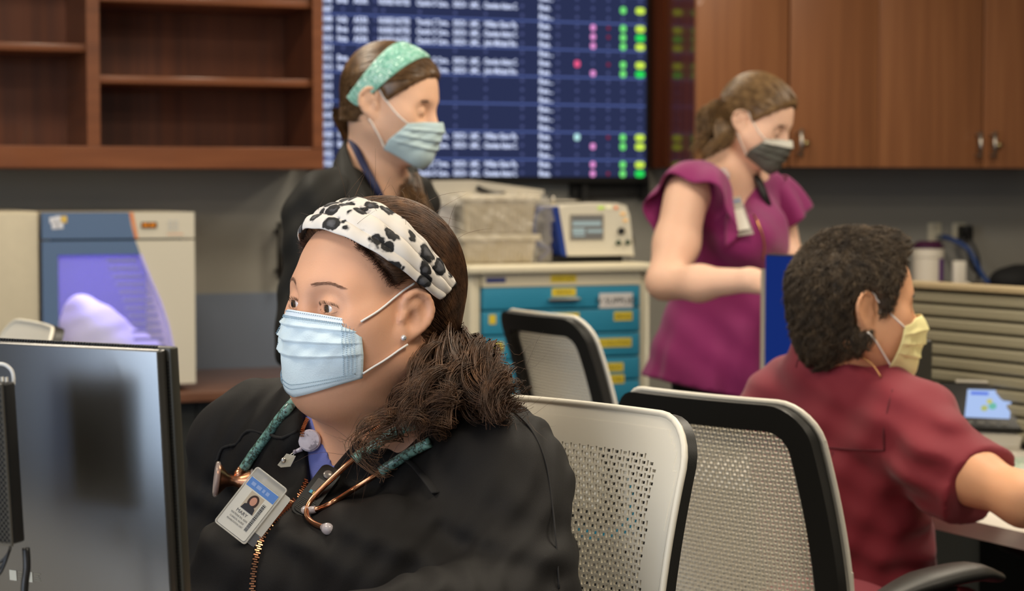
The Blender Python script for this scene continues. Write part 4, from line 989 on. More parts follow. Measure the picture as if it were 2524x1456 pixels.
# lashes and brows as fine strands
bvH = bvh_of(bodyA)
def ray_head(hd, S, pl, off):
    w = hd.w([pl[0], .16, pl[2]]); d = -hd.d((0, 1, 0)); h = bvH.ray_cast(Vector(w), Vector(d))
    return w + d * (.1 if h[0] is None else h[3] - off)
M_BROW = mat('brow_hair', rgb(136, 96, 72), .6); M_LASH = mat('lash', rgb(26, 18, 14), .5)
def face_strands(name, m, fn, n, M_, r):
    pts = []
    for i in range(n): pts.append(fn(rng.random(), rng.normal()))
    V, F = strand_mesh(np.array(pts), r); return link_mesh(name, mesh_np(name, V, F), m, pa)
for x in (-1, 1):
    def brow(u, g, x=x):
        bx = .014 + .036 * u; bz = .0265 + .0065 * math.sin(u * 2.0) - .006 * u * u + g * .0009 * (1.3 - u); out = []
        for k in range(4): out.append(ray_head(HA, B, (x * (bx + k * .0022), 0, bz + k * (.0006 - .0004 * u)), .0006))
        return out
    face_strands('eyebrow', M_BROW, brow, 150, 4, .00017)
    def lash(u, g, x=x):
        a = u * PI * .96; bx = .0345 - .0148 * math.cos(a); bz = .0036 + .0044 * math.sin(a); p0 = ray_head(HA, B, (x * bx, 0, bz + .0004), .0002)
        return [p0 + HA.d(np.array([x * (bx - .030) * .6, .55, .25 + .5 * t])) * .0055 * t for t in (0, .35, .7, 1)]
    face_strands('eyelashes', M_LASH, lash, 60, 4, .00011)
    def lash2(u, g, x=x):
        a = u * PI; bx = .0345 - .0135 * math.cos(a); bz = .0030 - .0038 * math.sin(a); p0 = ray_head(HA, B, (x * bx, 0, bz - .0004), .0002)
        return [p0 + HA.d(np.array([x * (bx - .030) * .6, .5, -.5])) * .003 * t for t in (0, .35, .7, 1)]
    face_strands('eyelashes', M_LASH, lash2, 26, 4, .0001)
# jacket: torso, bust, arms
J = Shape(); T145 = rotm(140, 0, 0)
J.ell(P(860, 1400, 2.45), (.185, .115, .175), .05, T145)
J.ell(P(870, 1230, 2.42), (.144, .092, .144), .05, T145)
J.ell(P(650, 1420, 2.30), (.085, .085, .09), .07, T145); J.ell(P(960, 1430, 2.22), (.095, .09, .095), .07, T145)
J.ell(P(840, 1600, 2.36), (.21, .15, .16), .07, T145)
J.cone(P(1010, 1090, 2.46), P(1190, 1175, 2.32), .060, .080, .06)      # near shoulder slope
J.cone(P(880, 1050, 2.50), P(680, 1095, 2.52), .066, .078, .06)       # far shoulder slope
J.ell(P(1215, 1185, 2.30), (.080, .078, .082), .05); J.ell(P(640, 1105, 2.56), (.075, .075, .08), .05)
J.cone(P(1232, 1205, 2.26), P(1262, 1500, 2.17), .080, .074, .035)     # near upper arm
J.cone(P(1268, 1510, 2.17), P(900, 1560, 1.98), .070, .045, .03)       # near forearm
J.cone(P(600, 1130, 2.56), P(545, 1480, 2.50), .072, .062, .03)       # far arm
J.cone(P(545, 1480, 2.50), P(480, 1600, 2.2), .06, .045, .03)
J.cone(P(990, 1010, 2.44), P(880, 1110, 2.33), .030, .022, .035); J.cone(P(1010, 1030, 2.48), P(1000, 1060, 2.5), .05, .06, .03)   # open collar
J.cone(P(765, 985, 2.44), P(735, 1075, 2.36), .028, .022, .035)
def wr(Q):
    x, y, z = Q[..., 0], Q[..., 1], Q[..., 2]
    a = .0022 * np.sin(z * 95 + x * 40 + 2 * np.sin(x * 30)) * np.clip((x + .02) * 12, 0, 1)
    b = .0026 * np.sin((x * .55 + z) * 85 + 1.5 * np.sin(z * 40)) * np.exp(-((z - .93) / .10) ** 2)
    c = .0016 * np.sin((x - z * .6) * 150 + 2 * np.sin(y * 40)); return a + b + c
J.disp(wr)
# neck opening: wedge between the two zip edges, and the space for the neck above
chn = nrm(np.array([-.62, -.76, .16])); cutd = nrm(CAM - P(850, 1130, 2.33) + np.array([-.15, 0, 0]))
VA, VB, VC = P(768, 1205, 2.33), P(975, 1000, 2.42), P(760, 985, 2.46)
def pl3(a, b, flip):
    n = np.cross(b - a, cutd); n = n / np.linalg.norm(n); return (a, n * flip)
inside = (VA + VB + VC) / 3
def orient(a, b):
    p, n = pl3(a, b, 1); return (p, n if (inside - p) @ n > 0 else -n)
J.wedge([orient(VA, VB), orient(VA, VC), (nb - chn * .045, chn)], .006)
J.cone(nb + [0, 0, .03], HA.w((0, -.03, -.03)), .072, .066, .01, op='s')
M_JKT = mat('black_knit_jacket', rgb(27, 25, 24), .66, bump=.25, bscale=1400, spec=.22)
jm = J.mesh('jacket', .0042, lo=(-.55, 1.8, .62), hi=(.36, 2.85, 1.26))
jkt = link_mesh('jacket', jm, M_JKT, pa)
for wpt_, fw_, sd_ in ((P(892, 1560, 1.975), P(840, 1568, 1.93) - P(892, 1560, 1.975), 1), (P(482, 1602, 2.19), P(470, 1640, 2.05) - P(482, 1602, 2.19), -1)):
    Hs = Shape(); hand(Hs, wpt_, fw_ * [1, 1, .3], (0, 0, 1), -sd_, .95, curl=(22, 30, 22)); link_mesh('hand', Hs.mesh('hand', .003), M_SKA, pa)
bvJ = bvh_of(jkt); bvB = bvh_of(bodyA)
# blue scrub top under the jacket
S1 = Shape(); S1.ell(P(870, 1230, 2.42), (.133, .0785, .133), .06, rotm(140, 0, 0)); S1.ell(P(850, 1520, 2.42), (.184, .124, .204), .06, rotm(145, 0, 0)); S1.cone(P(880, 1055, 2.50), P(700, 1115, 2.53), .052, .05, .05); S1.cone(nb, P(905, 1020, 2.4), .074, .068, .05)
def orient2(a, b, q):
    n = np.cross(b - a, cutd); n /= np.linalg.norm(n); return (a, n if (q - a) @ n > 0 else -n)
va, vb, vc = P(822, 1150, 2.33), P(1010, 1010, 2.4), P(778, 1000, 2.42); q = (va + vb + vc) / 3
S1.wedge([orient2(va, vb, q), orient2(va, vc, q)], .002)
scr = link_mesh('scrub_top', S1.mesh('scrub_top', .004, lo=(-.36, 2.1, .95), hi=(-.1, 2.6, 1.22)), mat('periwinkle_scrubs', rgb(112, 120, 190), .75, bump=.3, bscale=900, sheen=.1), pa)
scr['label'] = 'periwinkle blue scrub top under the jacket'
bvS = bvh_of([jkt, scr, bodyA])
# zip teeth along the jacket edges and down the front
M_RG = mat('rose_gold', rgb(226, 160, 120), .25, 1); M_TAPE = mat('zip_tape', rgb(22, 20, 20), .8)
def zipline(name, path, w, step=.0026, both=True):
    seg = np.linalg.norm(np.diff(path, axis=0), axis=1); L = np.concatenate([[0], np.cumsum(seg)]); n = int(L[-1] / step)
    q = np.stack([np.interp(np.linspace(0, L[-1], n), L, path[:, i]) for i in range(3)], 1); mb = MB()
    for i in range(1, n - 1):
        t = nrm(q[i + 1] - q[i - 1]); v = nrm(CAM - q[i]); x = nrm(np.cross(t, v)); y = np.cross(x, t)
        sd = (1 if i % 2 else -1) if both else 0
        M_ = frame_m(q[i] + x * sd * w * .35, x, t, y); m2 = MB().box((-w, -step * .30, -.0008), (w, step * .30, .0016), 0); m2.xf(M_); mb.add(m2.v, m2.f)
    o = mb.build(name, M_RG, jkt); o.location = (0, 0, 0); LOC[o] = LOC[pa]; return o
LOC[jkt] = LOC[jkt]
def jz(pts, off=.002, bv=None, n=8): return drape(bv or bvS, pts, off, n)
o = zipline('zip_teeth', jz([(728, 1232), (700, 1258), (668, 1290), (644, 1330), (630, 1380), (623, 1430), (621, 1480)]), .0026)
o = zipline('zip_teeth', jz([(758, 1030), (750, 1048), (745, 1062), (743, 1080)], .003), .0022, both=False)
o = zipline('zip_teeth', jz([(972, 1010), (940, 1040), (905, 1075), (880, 1112), (862, 1145)], .004), .0022, both=False)
o = zipline('zip_teeth', jz([(757, 1180), (746, 1205), (732, 1230)], .003), .0022)
zp = hit(bvS, 716, 1240, .004); v = nrm(CAM - zp); MB().box((-.003, -.009, 0), (.003, .004, .002), .001).xf(frame_m(zp, nrm(np.cross([.5, 0, .8], v)), nrm([.6, .1, .55]), v)).build('zip_pull', M_RG, pa, 'auto')
# seams on the jacket sleeve
for pts in ([(1262, 1010), (1310, 1060), (1345, 1140), (1362, 1250), (1372, 1350), (1378, 1450)],):
    mb = MB().tube(jz(pts, .0006, bvJ), .0011, 5); mb.build('sleeve_seam', M_TAPE, pa, True)
mb = MB()
cc = jz([(1000, 1130), (1025, 1150), (1050, 1180), (1075, 1215)], .003, bvJ); mb.tube(cc, .006, 8, flat=.3); mb.build('jacket_tab', M_TAPE, pa, True)
# ragged ruffle edge of the far lapel
cc = jz([(533, 1140), (548, 1105), (580, 1095), (610, 1062), (650, 1068), (690, 1078), (735, 1060)], .001, bvJ, 5); MB().tube(cc + rng.normal(size=cc.shape) * .0006, .0022, 6).build('lapel_edge', M_TAPE, pa, True)
# mask
M_MASKA = mat('pale_blue_mask', rgb(214, 232, 240), .6, sss=.0, bump=.25, bscale=500, var=.02, vscale=20)
mk, GA = HA.mask('face_mask', M_MASKA, pa, top=(-.002, -.007), bot=(-.078, -.060), side=58, tent=.71, ch=-.016, grow=.0, pleat=.0022, off=.0035)
mk['label'] = 'pale blue pleated surgical mask'
M_LOOP = mat('white_elastic', rgb(236, 230, 222), .6)
a, b = GA.shape[:2]
# white top border, stitched dots
V, F = grid_mesh(GA[:, :5] + (GA[:, :5] - HA.o) / np.linalg.norm(GA[:, :5] - HA.o, axis=-1, keepdims=True) * .0009); bd = link_mesh('top_border', mesh_np('top_border', V, F), mat('mask_white', rgb(226, 236, 244), .55), mk); bd.location = (0, 0, 0)
mb = MB()
def outw(p): return p + nrm(p - HA.o) * .0016
def dots(line, step, r=.00045):
    L = np.concatenate([[0], np.cumsum(np.linalg.norm(np.diff(line, axis=0), axis=1))]); n = int(L[-1] / step)
    for s_ in np.linspace(0, L[-1], n): p = outw(np.array([np.interp(s_, L, line[:, i]) for i in range(3)])); mb.box(p - r, p + r)
for j in (1, 4, 5): dots(GA[2:-2, j], .0026)
for i in (2, 3, 4, 5): dots(GA[i, 6:-3], .0022); dots(GA[-1 - i, 6:-3], .0022)
for j in (-3, -4): dots(GA[2:-2, j], .0022)
o = mb.build('stitch_marks', mat('stitch_blue', rgb(140, 168, 186), .6), mk); o.location = (0, 0, 0); o['kind'] = 'stuff'
loops(HA, GA, M_LOOP, mk)
e = HA.w(HA.lobe[-1]); 
MB().ball(e, .0036, 8).build('earring', mat('crystal', rgb(235, 235, 235), .08, .6, coat=1), pa, False)
# hair
M_HAIRA = ramp_mat('dark_brown_hair', 'noise', 1, [(.3, rgb(60, 41, 28)), (.6, rgb(102, 71, 48)), (.8, rgb(150, 108, 72))], .5, mapscale=(60, 60, 60)); M_HAIRA.node_tree.nodes['Principled BSDF'].inputs['Specular IOR Level'].default_value = .55
HU = HA.hull(.002)
HA.ell(HU, (0, -.036, .048), (.062, .048, .064), .015)
SH, shA = hair_shell(HU, HA, [((0, .058, .074), (0, .80, -.62)), ((0, .066, .042), (0, .90, -.43)), ((0, 0, -.085), (0, .2, -1))], 'hair', .003, M_HAIRA, pa, .003, .004, lambda S: ([HA.ell(S, (x * .088, .010, .012), (.030, .024, .034), .006, op='s') for x in (-1, 1)], S.wedge([(HA.w((0, .012, 0)), HA.d((0, 1, 0))), (HA.w((0, 0, -.002)), HA.d((0, .3, -1)))], .004)))
def hairline(V):
    l = HA.l(V); return (l[:, 2] > -.07)
st = sample_on(shA.data, hairline, 6500, HU); lst = HA.l(st); st = st[(lst[:, 1] < .12)]
gather = HA.w((-.022, -.125, -.058))
def flow(p):
    d = gather - p; L = np.linalg.norm(d, axis=-1, keepdims=True); l = HA.l(p); up = HA.d((0, -1.0, .25)); wgt = np.clip((l[:, 1:2] + .02) * 14, 0, 1)
    return d / L * (1 - wgt) + up * wgt * 1.2
paths = comb_strands(SH, st, flow, 20, .0075, .0006 + rng.random(len(st)) * .0020, .08)
lp = HA.l(paths[:, ::3]); ok = ~((np.abs(np.abs(lp[..., 0]) - .082) / .03) ** 2 + ((lp[..., 1] - .010) / .025) ** 2 + ((lp[..., 2] - .012) / .035) ** 2 < 1).any(1); paths = paths[ok]; st = st[ok]
V, F = strand_mesh(paths, .0003 + rng.random(len(st)) * .0003); hs = link_mesh('hair_strands', mesh_np('hair_strands', V, F), M_HAIRA, shA); hs.location = (0, 0, 0); hs['kind'] = 'stuff'
# front hairline baby hair
def near_line(V):
    l = HA.l(V); return (np.minimum(.058 + .775 * (l[:, 2] - .074), .066 + .48 * (l[:, 2] - .042)) - l[:, 1] < .009) & (l[:, 2] > .01) & (l[:, 2] < .080)
st = sample_on(shA.data, near_line, 2600, HU); st += HA.d((0, .010, -.006)) * rng.random((2600, 1)) ** 1.5; BS = Shape(); BS.ops = B.ops
p2 = comb_strands(BS, st, lambda p: HA.d((0, -.8, .7)) + 0 * p, 5, .0030, .0008, .3)
V, F = strand_mesh(p2, .00016); o = link_mesh('hairline_strands', mesh_np('hairline_strands', V, F), mat('fine_brown_hair', rgb(80, 54, 40), .5), shA); o.location = (0, 0, 0); o['kind'] = 'stuff'
# low ponytail of curls over the near shoulder
def curls(n, base, spread, amp, loops, r, steps=36, per=24, rad=.0032):
    out = []
    bp = catmull(base, 12); L = np.linspace(0, 1, len(bp)); T = nrm(bp[-1] - bp[0]); u = nrm(np.cross(T, [0.3, 1, .2])); v = np.cross(T, u)
    for i in range(n // per):
        e0 = 1.0 if rng.random() > .3 else .55 + .4 * rng.random()
        o_ = rng.normal(size=3); o_ /= np.linalg.norm(o_); o_ *= rng.random() ** .4
        ph = rng.random() * 6.28; lp = loops * (.7 + .6 * rng.random()); am = amp * (.5 + .8 * rng.random())
        for j in range(per):
            e = e0 * (1 - .12 * rng.random()); t = np.linspace(0, e, steps); c = np.stack([np.interp(t, L, bp[:, k]) for k in range(3)], 1)
            sp = np.interp(t, [0, .25, .6, 1], [.35, .9, 1, .85])[:, None] * spread; c = c + o_ * sp
            a_ = am * np.clip(t * 4, 0, 1) * (1 + .10 * rng.normal()); q = ph + t * lp * 6.28 + .10 * rng.normal()
            c = c + (np.cos(q) * a_)[:, None] * u + (np.sin(q) * a_)[:, None] * v + rng.normal(size=3) * rad * np.linspace(.5, 1.2, steps)[:, None]
            out.append(c)
    return np.array(out)
g2 = gather
cu1 = curls(2200, [g2, P(1075, 850, 2.36), P(1095, 920, 2.27), P(1075, 980, 2.22), P(1025, 1020, 2.21)], .036, .009, 2.2, 0)
cu2 = curls(1900, [P(1090, 840, 2.37), P(1150, 880, 2.32), P(1195, 950, 2.25), P(1225, 1010, 2.21)], .030, .009, 2.0, 0)
cu3 = curls(72, [P(1080, 930, 2.27), P(1010, 990, 2.24), P(955, 1060, 2.24), P(915, 1110, 2.22), P(960, 1170, 2.18)], .020, .011, 2.0, 0, per=6)
cu4 = curls(60, [P(1150, 900, 2.28), P(1220, 940, 2.25), P(1245, 1000, 2.22)], .028, .014, 2.0, 0, per=5)
cu5 = curls(500, [P(1065, 760, 2.42), P(1090, 830, 2.38), P(1060, 900, 2.33), P(1010, 960, 2.31)], .020, .006, 2.0, 0)
allc = np.concatenate([cu1, cu2, cu3, cu4, cu5]); V, F = strand_mesh(allc, .00028 + rng.random(len(allc)) * .00030)
pt = link_mesh('ponytail', mesh_np('ponytail', V, F), M_HAIRA, pa); pt['label'] = 'dark curly ponytail over the shoulder'; pt['kind'] = 'stuff'
K = Shape(); K.cone(gather, P(1090, 905, 2.34), .012, .030, .02); K.cone(P(1095, 900, 2.33), P(1085, 990, 2.25), .034, .026, .02); K.cone(P(1110, 900, 2.34), P(1185, 965, 2.27), .014, .022, .02)
K.disp(lambda Q: .003 * np.sin(Q[..., 2] * 220 + Q[..., 0] * 160))
kk = link_mesh('ponytail_core', K.mesh('ponytail_core', .005), mat('dark_hair_core', rgb(30, 20, 15), .6), pa)
# flyaway hairs
st = sample_on(shA.data, lambda V: HA.l(V)[:, 2] > .08, 50); fl = []
for p in st:
    d = HA.d(rng.normal(size=3) * .5 + np.array([0, -.3, 1.0])); e = rng.normal(size=3) * .02; fl.append([p + d * .022 * t + e * t * t for t in np.linspace(0, 1, 8)])
for i in range(30):
    p = P(1210 + rng.normal() * 25, 960 + rng.normal() * 50, 2.24); e = rng.normal(size=3) * .03; fl.append([p + np.array([.04, 0, -.01]) * t + e * t * t + [0, 0, .008 * math.sin(t * 7 + i)] for t in np.linspace(0, 1, 8)])
for i in range(26):
    p = P(960 + rng.normal() * 25, 1050 + rng.normal() * 30, 2.22); e = rng.normal(size=3) * .02; fl.append([p + np.array([-.05, 0, -.03]) * t + e * t * t + [0, 0, .01 * math.sin(t * 6 + i)] for t in np.linspace(0, 1, 8)])
V, F = strand_mesh(np.array(fl), .00018); o = link_mesh('loose_hairs', mesh_np('loose_hairs', V, F), M_HAIRA, pt); o.location = (0, 0, 0); o['kind'] = 'stuff'
# headband, folded cloth with dark blotches
M_BANDA = mat('leopard_cloth', rgb(224, 216, 206), .75, bump=.1, bscale=900); nt = M_BANDA.node_tree; bs_ = nt.nodes['Principled BSDF']
tcn = nt.nodes.new('ShaderNodeTexCoord'); nz = nt.nodes.new('ShaderNodeTexNoise'); nz.inputs['Scale'].default_value = 70; nt.links.new(tcn.outputs['Object'], nz.inputs['Vector'])
va_ = nt.nodes.new('ShaderNodeVectorMath'); va_.operation = 'MULTIPLY_ADD'; va_.inputs[1].default_value = (.017,) * 3; nt.links.new(nz.outputs['Color'], va_.inputs[0]); nt.links.new(tcn.outputs['Object'], va_.inputs[2])
vo = nt.nodes.new('ShaderNodeTexVoronoi'); vo.inputs['Scale'].default_value = 43; vo.inputs['Randomness'].default_value = .8; nt.links.new(va_.outputs[0], vo.inputs['Vector'])
rp = nt.nodes.new('ShaderNodeValToRGB'); cr = rp.color_ramp; cr.interpolation = 'LINEAR'
cr.elements[0].position = .0; cr.elements[0].color = rgb(92, 92, 96); cr.elements[1].position = 1; cr.elements[1].color = rgb(222, 214, 204)
for p_, c_ in ((.20, rgb(70, 70, 74)), (.27, rgb(26, 25, 26)), (.41, rgb(30, 29, 30)), (.46, rgb(190, 184, 178)), (.52, rgb(226, 218, 208))): e_ = cr.elements.new(p_); e_.color = c_
nt.links.new(vo.outputs['Distance'], rp.inputs[0]); nt.links.new(rp.outputs[0], bs_.inputs['Base Color'])
fold = lambda PS, T: .0040 * np.abs(np.sin((T + .5) * 9 + .8 * np.sin(PS * 1.7))) ** .6 * np.clip(1.15 - (T + .5) * .3, .3, 1) * (.45 + .55 * np.clip((T + .25) * 4, 0, 1)) + .0008 * np.sin(PS * 21 + T * 9)
bandA, _ = HA.band('headband', M_BANDA, pa, HU, 37, -.040, .060, .042, off=.0068, n=(150, 60), fold=fold, rng_=(-91, 91), c=(0, -.012, .015))
bandA['label'] = 'white headband with black animal-print blotches'
# ================================================================ stethoscope, badge, voice badge on the seated woman
M_TEAL = ramp_mat('teal_marble', 'voronoi', 75, [(.0, rgb(60, 56, 44)), (.035, rgb(76, 92, 78)), (.09, rgb(112, 158, 148)), (.4, rgb(150, 196, 180)), (.8, rgb(178, 206, 186))], .28, feature='DISTANCE_TO_EDGE', distort=.02, coat=.5)
def lift(pts, n=6): return catmull([hit(bvS, x, y, o_, 2.3) for x, y, o_ in pts], n)
st_ = thing('stethoscope', 'teal marbled stethoscope with rose-gold metal hanging around the neck of the seated woman', 'stethoscope', P(800, 1180, 2.2))
tl = catmull([P(815, 900, 2.50), P(785, 925, 2.46), P(757, 952, 2.425)] + [hit(bvS, x, y, o_, 2.3) for x, y, o_ in ((722, 992, .010), (690, 1030, .010), (655, 1078, .010), (622, 1122, .012), (598, 1158, .014))], 6)
MB().tube(tl, .0062, 14).build('tube', M_TEAL, st_, True)
tr = lift([(1080, 1000, .012), (1040, 1040, .014), (1003, 1052, .016), (960, 1072, .018), (915, 1102, .020), (872, 1132, .022)])
MB().tube(tr, .0062, 14).build('tube', M_TEAL, st_, True)
tr2 = lift([(1060, 1090, .012), (1020, 1110, .014), (985, 1132, .016), (938, 1162, .018)])
MB().tube(tr2, .0060, 14).build('tube', M_TEAL, st_, True)
def at(p0, px, py, dz): return P(px, py, min(float((p0 - CAM) @ AX) + dz, float((hit(bvS, px, py, .008) - CAM) @ AX)))
a = tr[-1]; Pm = [a, at(a, 850, 1150, -.004), at(a, 805, 1192, -.008), at(a, 772, 1226, -.01), at(a, 757, 1252, -.012), at(a, 758, 1274, -.012), at(a, 775, 1290, -.012), at(a, 800, 1300, -.012)]
MB().tube(catmull(Pm, 8), .0032, 12).build('ear_tube', M_RG, st_, True)
b = tr2[-1]; Pn = [b, at(b, 915, 1178, -.004), at(b, 868, 1208, -.006), at(b, 820, 1238, -.006), at(b, 790, 1252, -.004), at(b, 772, 1256, .0)]
MB().tube(catmull(Pn, 8), .0032, 12).build('ear_tube', M_RG, st_, True)
M_TIP = mat('clear_silicone', rgb(216, 206, 208), .25, alpha=.8, coat=.6)
def tip(p, d):
    Mx = Matrix.Translation(p) @ Vector(d).to_track_quat('Z', 'Y').to_matrix().to_4x4()
    MB().lathe([(0, -.003), (.0042, -.003), (.0046, .003), (.0064, .005), (.0068, .010), (.0055, .015), (.003, .0175), (0, .018)], 18, Mx).build('ear_tip', M_TIP, st_, True)
tip(Pm[-1], Pm[-1] - Pm[-2]); tip(Pn[-1], nrm(Pn[-1] - Pn[-2]))
# chest piece
e0 = tl[-1]; zc_ = float((e0 - CAM) @ AX)
j0 = P(586, 1180, zc_ - .006)
MB().tube([e0, P(590, 1168, zc_ - .003), j0], [.0068, .0068, .006], 14).build('stem', M_RG, st_, True)
axd = nrm(np.array([-1, -.18, .12]))
Mx = Matrix.Translation(P(572, 1184, zc_ - .008)) @ Vector(axd).to_track_quat('Z', 'Y').to_matrix().to_4x4()
MB().lathe([(.0, -.024), (.0125, -.024), (.0155, -.0225), (.0150, -.019), (.0085, -.010), (.0065, -.002), (.0085, .006), (.017, .0135), (.0195, .0165), (.0195, .0195), (.0, .0195)], 32, Mx).build('chest_piece', M_RG, st_, 'auto')
MB().lathe([(.0195, .0155), (.0215, .0165), (.0220, .0195), (.0205, .0215), (.018, .0215), (.018, .020)], 32, Mx).build('diaphragm_rim', mat('clear_rim', rgb(225, 210, 200), .15, alpha=.45, coat=1), st_, True)
MB().lathe([(.0152, -.0205), (.0170, -.022), (.0166, -.025), (.0138, -.0255)], 32, Mx).build('bell_rim', mat('clear_rim', rgb(225, 210, 200), .15, alpha=.45, coat=1), st_, True)
MB().tube([P(600, 1190, zc_ - .006), P(618, 1204, zc_ + .004)], .003, 10).build('pin', M_RG, st_, True)
# badge reel, strap clip and badge
bd_ = thing('id_badge', 'clear-sleeved photo name badge on a marbled white reel, on the black jacket', 'badge', P(630, 1225, 2.25))
rc = hit(bvS, 765, 1087, .008); vd = nrm(CAM - rc); M_REEL = ramp_mat('white_marble', 'noise', 120, [(.38, rgb(150, 140, 150)), (.46, rgb(214, 204, 214)), (.7, rgb(226, 218, 226))], .3, coat=.5)
Mr = frame_m(rc, *(lambda z: (lambda x: (x, np.cross(z, x), z))(nrm(np.cross([0, 0, 1], z))))(nrm(vd + [-.15, 0, .15])))
MB().lathe([(0, .0), (.0120, 0), (.0132, .002), (.0132, .0065), (.0115, .0085), (0, .0088)], 32, Mr).build('reel', M_REEL, bd_, 'auto')
MB().ball(rc + nrm(Mr.to_3x3() @ Vector((1, .15, 0))) * .0145, .0022, 8).build('reel_screw', M_STEEL, bd_, True)
zb_ = float((rc - CAM) @ AX) - .006
MB().tube([P(744, 1106, zb_), P(730, 1112, zb_)], [.0030, .0022], 10).ball(P(727, 1113, zb_), .0026, 8).build('reel_neck', M_REEL, bd_, True)
MB().tube(catmull([P(727, 1113, zb_), P(714, 1122, zb_), P(716, 1128, zb_), P(724, 1120, zb_), P(727, 1114, zb_)], 5), .0006, 6).build('ring', M_STEEL, bd_, True)
M_STR = mat('clear_strap', rgb(198, 194, 180), .18, alpha=.55, coat=.8)
zB_ = min(float((hit(bvS, x, y, .012) - CAM) @ AX) + c_ for x, y, c_ in ((640, 1225, 0), (660, 1160, 0), (560, 1275, .010), (610, 1290, .010), (700, 1180, -.001), (590, 1240, .006)))
def quad(pts, th, zz): 
    A = [P(x, y, zz + o_) for x, y, o_ in pts]; n = nrm(np.cross(A[1] - A[0], A[-1] - A[0])); n = n if n @ (CAM - A[0]) > 0 else -n
    V = A + [q + n * th for q in A]; k = len(A); F = [tuple(range(k))[::-1], tuple(range(k, 2 * k))] + [(i, (i + 1) % k, k + (i + 1) % k, k + i) for i in range(k)]
    return MB().add(V, F)
quad([(706, 1118, .006), (729, 1124, .006), (716, 1150, .002), (692, 1152, 0), (684, 1146, 0)], .0012, zB_ - .002).build('strap', M_STR, bd_)
sn = P(699, 1134, zB_ - .002); MB().ball(sn, (.0030, .0016, .0030), 10).build('snap', M_STEEL, bd_, True)
# sleeve and card in a tilted frame
c_tl, c_tr, c_bl = P(634, 1148, zB_), P(727, 1153, zB_ + .002), P(527, 1284, zB_ - .012)
X = nrm(c_tr - c_tl); Yd = c_tl - c_bl; Yv = nrm(Yd - X * (Yd @ X)); Z_ = np.cross(X, Yv)
c0_ = P(611, 1297, zB_ - .012); W_ = float(np.linalg.norm(c_tr - c_tl)); Hh = float(abs(Yd @ Yv)); sk = float((c_bl - c_tl) @ X)
CMx = frame_m(c_bl - X * 0, X, Yv, Z_)
ww, hh = .0405, Hh
# the card lies slightly rotated: use edge direction of its long side
Ye = nrm(c_tl - c_bl); Xe = nrm(c0_ - c_bl); Xe = nrm(Xe - Ye * (Xe @ Ye)); Ze = np.cross(Xe, Ye)
CMx = frame_m(c_bl, Xe, Ye, Ze); ww = float(abs((c_tr - c_tl) @ Xe)); ww = max(ww, .044); hh = float(np.linalg.norm(c_tl - c_bl))
def rr(x0, y0, x1, y1, r, n=5):
    out = []
    for cx, cy, a0 in ((x1 - r, y1 - r, 0), (x0 + r, y1 - r, 90), (x0 + r, y0 + r, 180), (x1 - r, y0 + r, 270)):
        out += [(cx + r * math.cos(R_(a0 + 90 * i / n)), cy + r * math.sin(R_(a0 + 90 * i / n))) for i in range(n + 1)]
    return out
M_SLV = mat('clear_sleeve', rgb(228, 224, 212), .12, alpha=.42, coat=1, spec=.7)
MB().prism(rr(0, 0, ww, hh, .003), 2, -.0024, -.0012).xf(CMx).build('sleeve', M_SLV, bd_)
rm = rr(.0006, .0006, ww - .0006, hh - .0006, .003); rm3 = [(x, y, 0) for x, y in rm + rm[:2]]
MB().tube(rm3, .0009, 6).xf(CMx).build('sleeve_rim', M_SLV, bd_, True)
M_CARD = mat('card_white', rgb(226, 222, 208), .35, coat=.4)
MB().prism(rr(.014, .004, ww + .009, hh - .006, .003), 2, -.0050, -.0038).xf(CMx).build('back_card', mat('card_grey', rgb(206, 202, 190), .4), bd_)
MB().box((.014, .0042, -.0037), (ww + .0088, .018, -.0036)).xf(CMx).build('back_card_stripe', mat('dark_grey_print', rgb(96, 96, 96), .5), bd_)
card = MB().prism(rr(.0022, .0022, ww - .0028, hh - .012, .0025), 2, -.0012, -.0004).xf(CMx).build('card', M_CARD, bd_)
LOC[card] = Vector((0, 0, 0)); LOC[card] = LOC[bd_]
def cbox(name, x0, y0, x1, y1, m, z=-.0003, lab=None):
    o = MB().box((x0, y0, z - .0001), (x1, y1, z)).xf(CMx).build(name, m, card); o.location = (0, 0, 0)
    if lab: o['label'] = lab
    return o
ct = hh - .0125; x0, x1 = .0026, ww - .0032
cbox('header', x0, ct - .011, x1, ct, mat('badge_blue', rgb(96, 140, 210), .4))
px0, px1 = x0 + .010, x0 + .028; py1 = ct - .0125; py0 = py1 - .022
cbox('photo', px0, py0, px1, py1, mat('photo_tan', rgb(196, 182, 160), .4), lab='portrait photo print')
def flat(name, pts, m, z=-.0001):
    o = MB().add([(x, y, z) for x, y in pts], [tuple(range(len(pts)))]).xf(CMx).build(name, m, card); o.location = (0, 0, 0); return o
def oval(cx, cy, rx, ry): return [(cx + rx * math.cos(a), cy + ry * math.sin(a)) for a in np.linspace(0, 2 * PI, 18, endpoint=False)]
pc_ = (px0 + px1) / 2
flat('photo_hair', oval(pc_, py0 + .0125, .0062, .0082), mat('print_brown', rgb(66, 44, 36), .5))
flat('photo_shoulders', [(px0 + .0008, py0), (px1 - .0008, py0), (px1 - .002, py0 + .006), (pc_ + .003, py0 + .0085), (pc_ - .003, py0 + .0085), (px0 + .002, py0 + .006)], mat('print_dark', rgb(52, 50, 54), .5), -.00005)
flat('photo_face', oval(pc_, py0 + .013, .0038, .0052), mat('print_skin', rgb(206, 150, 126), .5), 0)
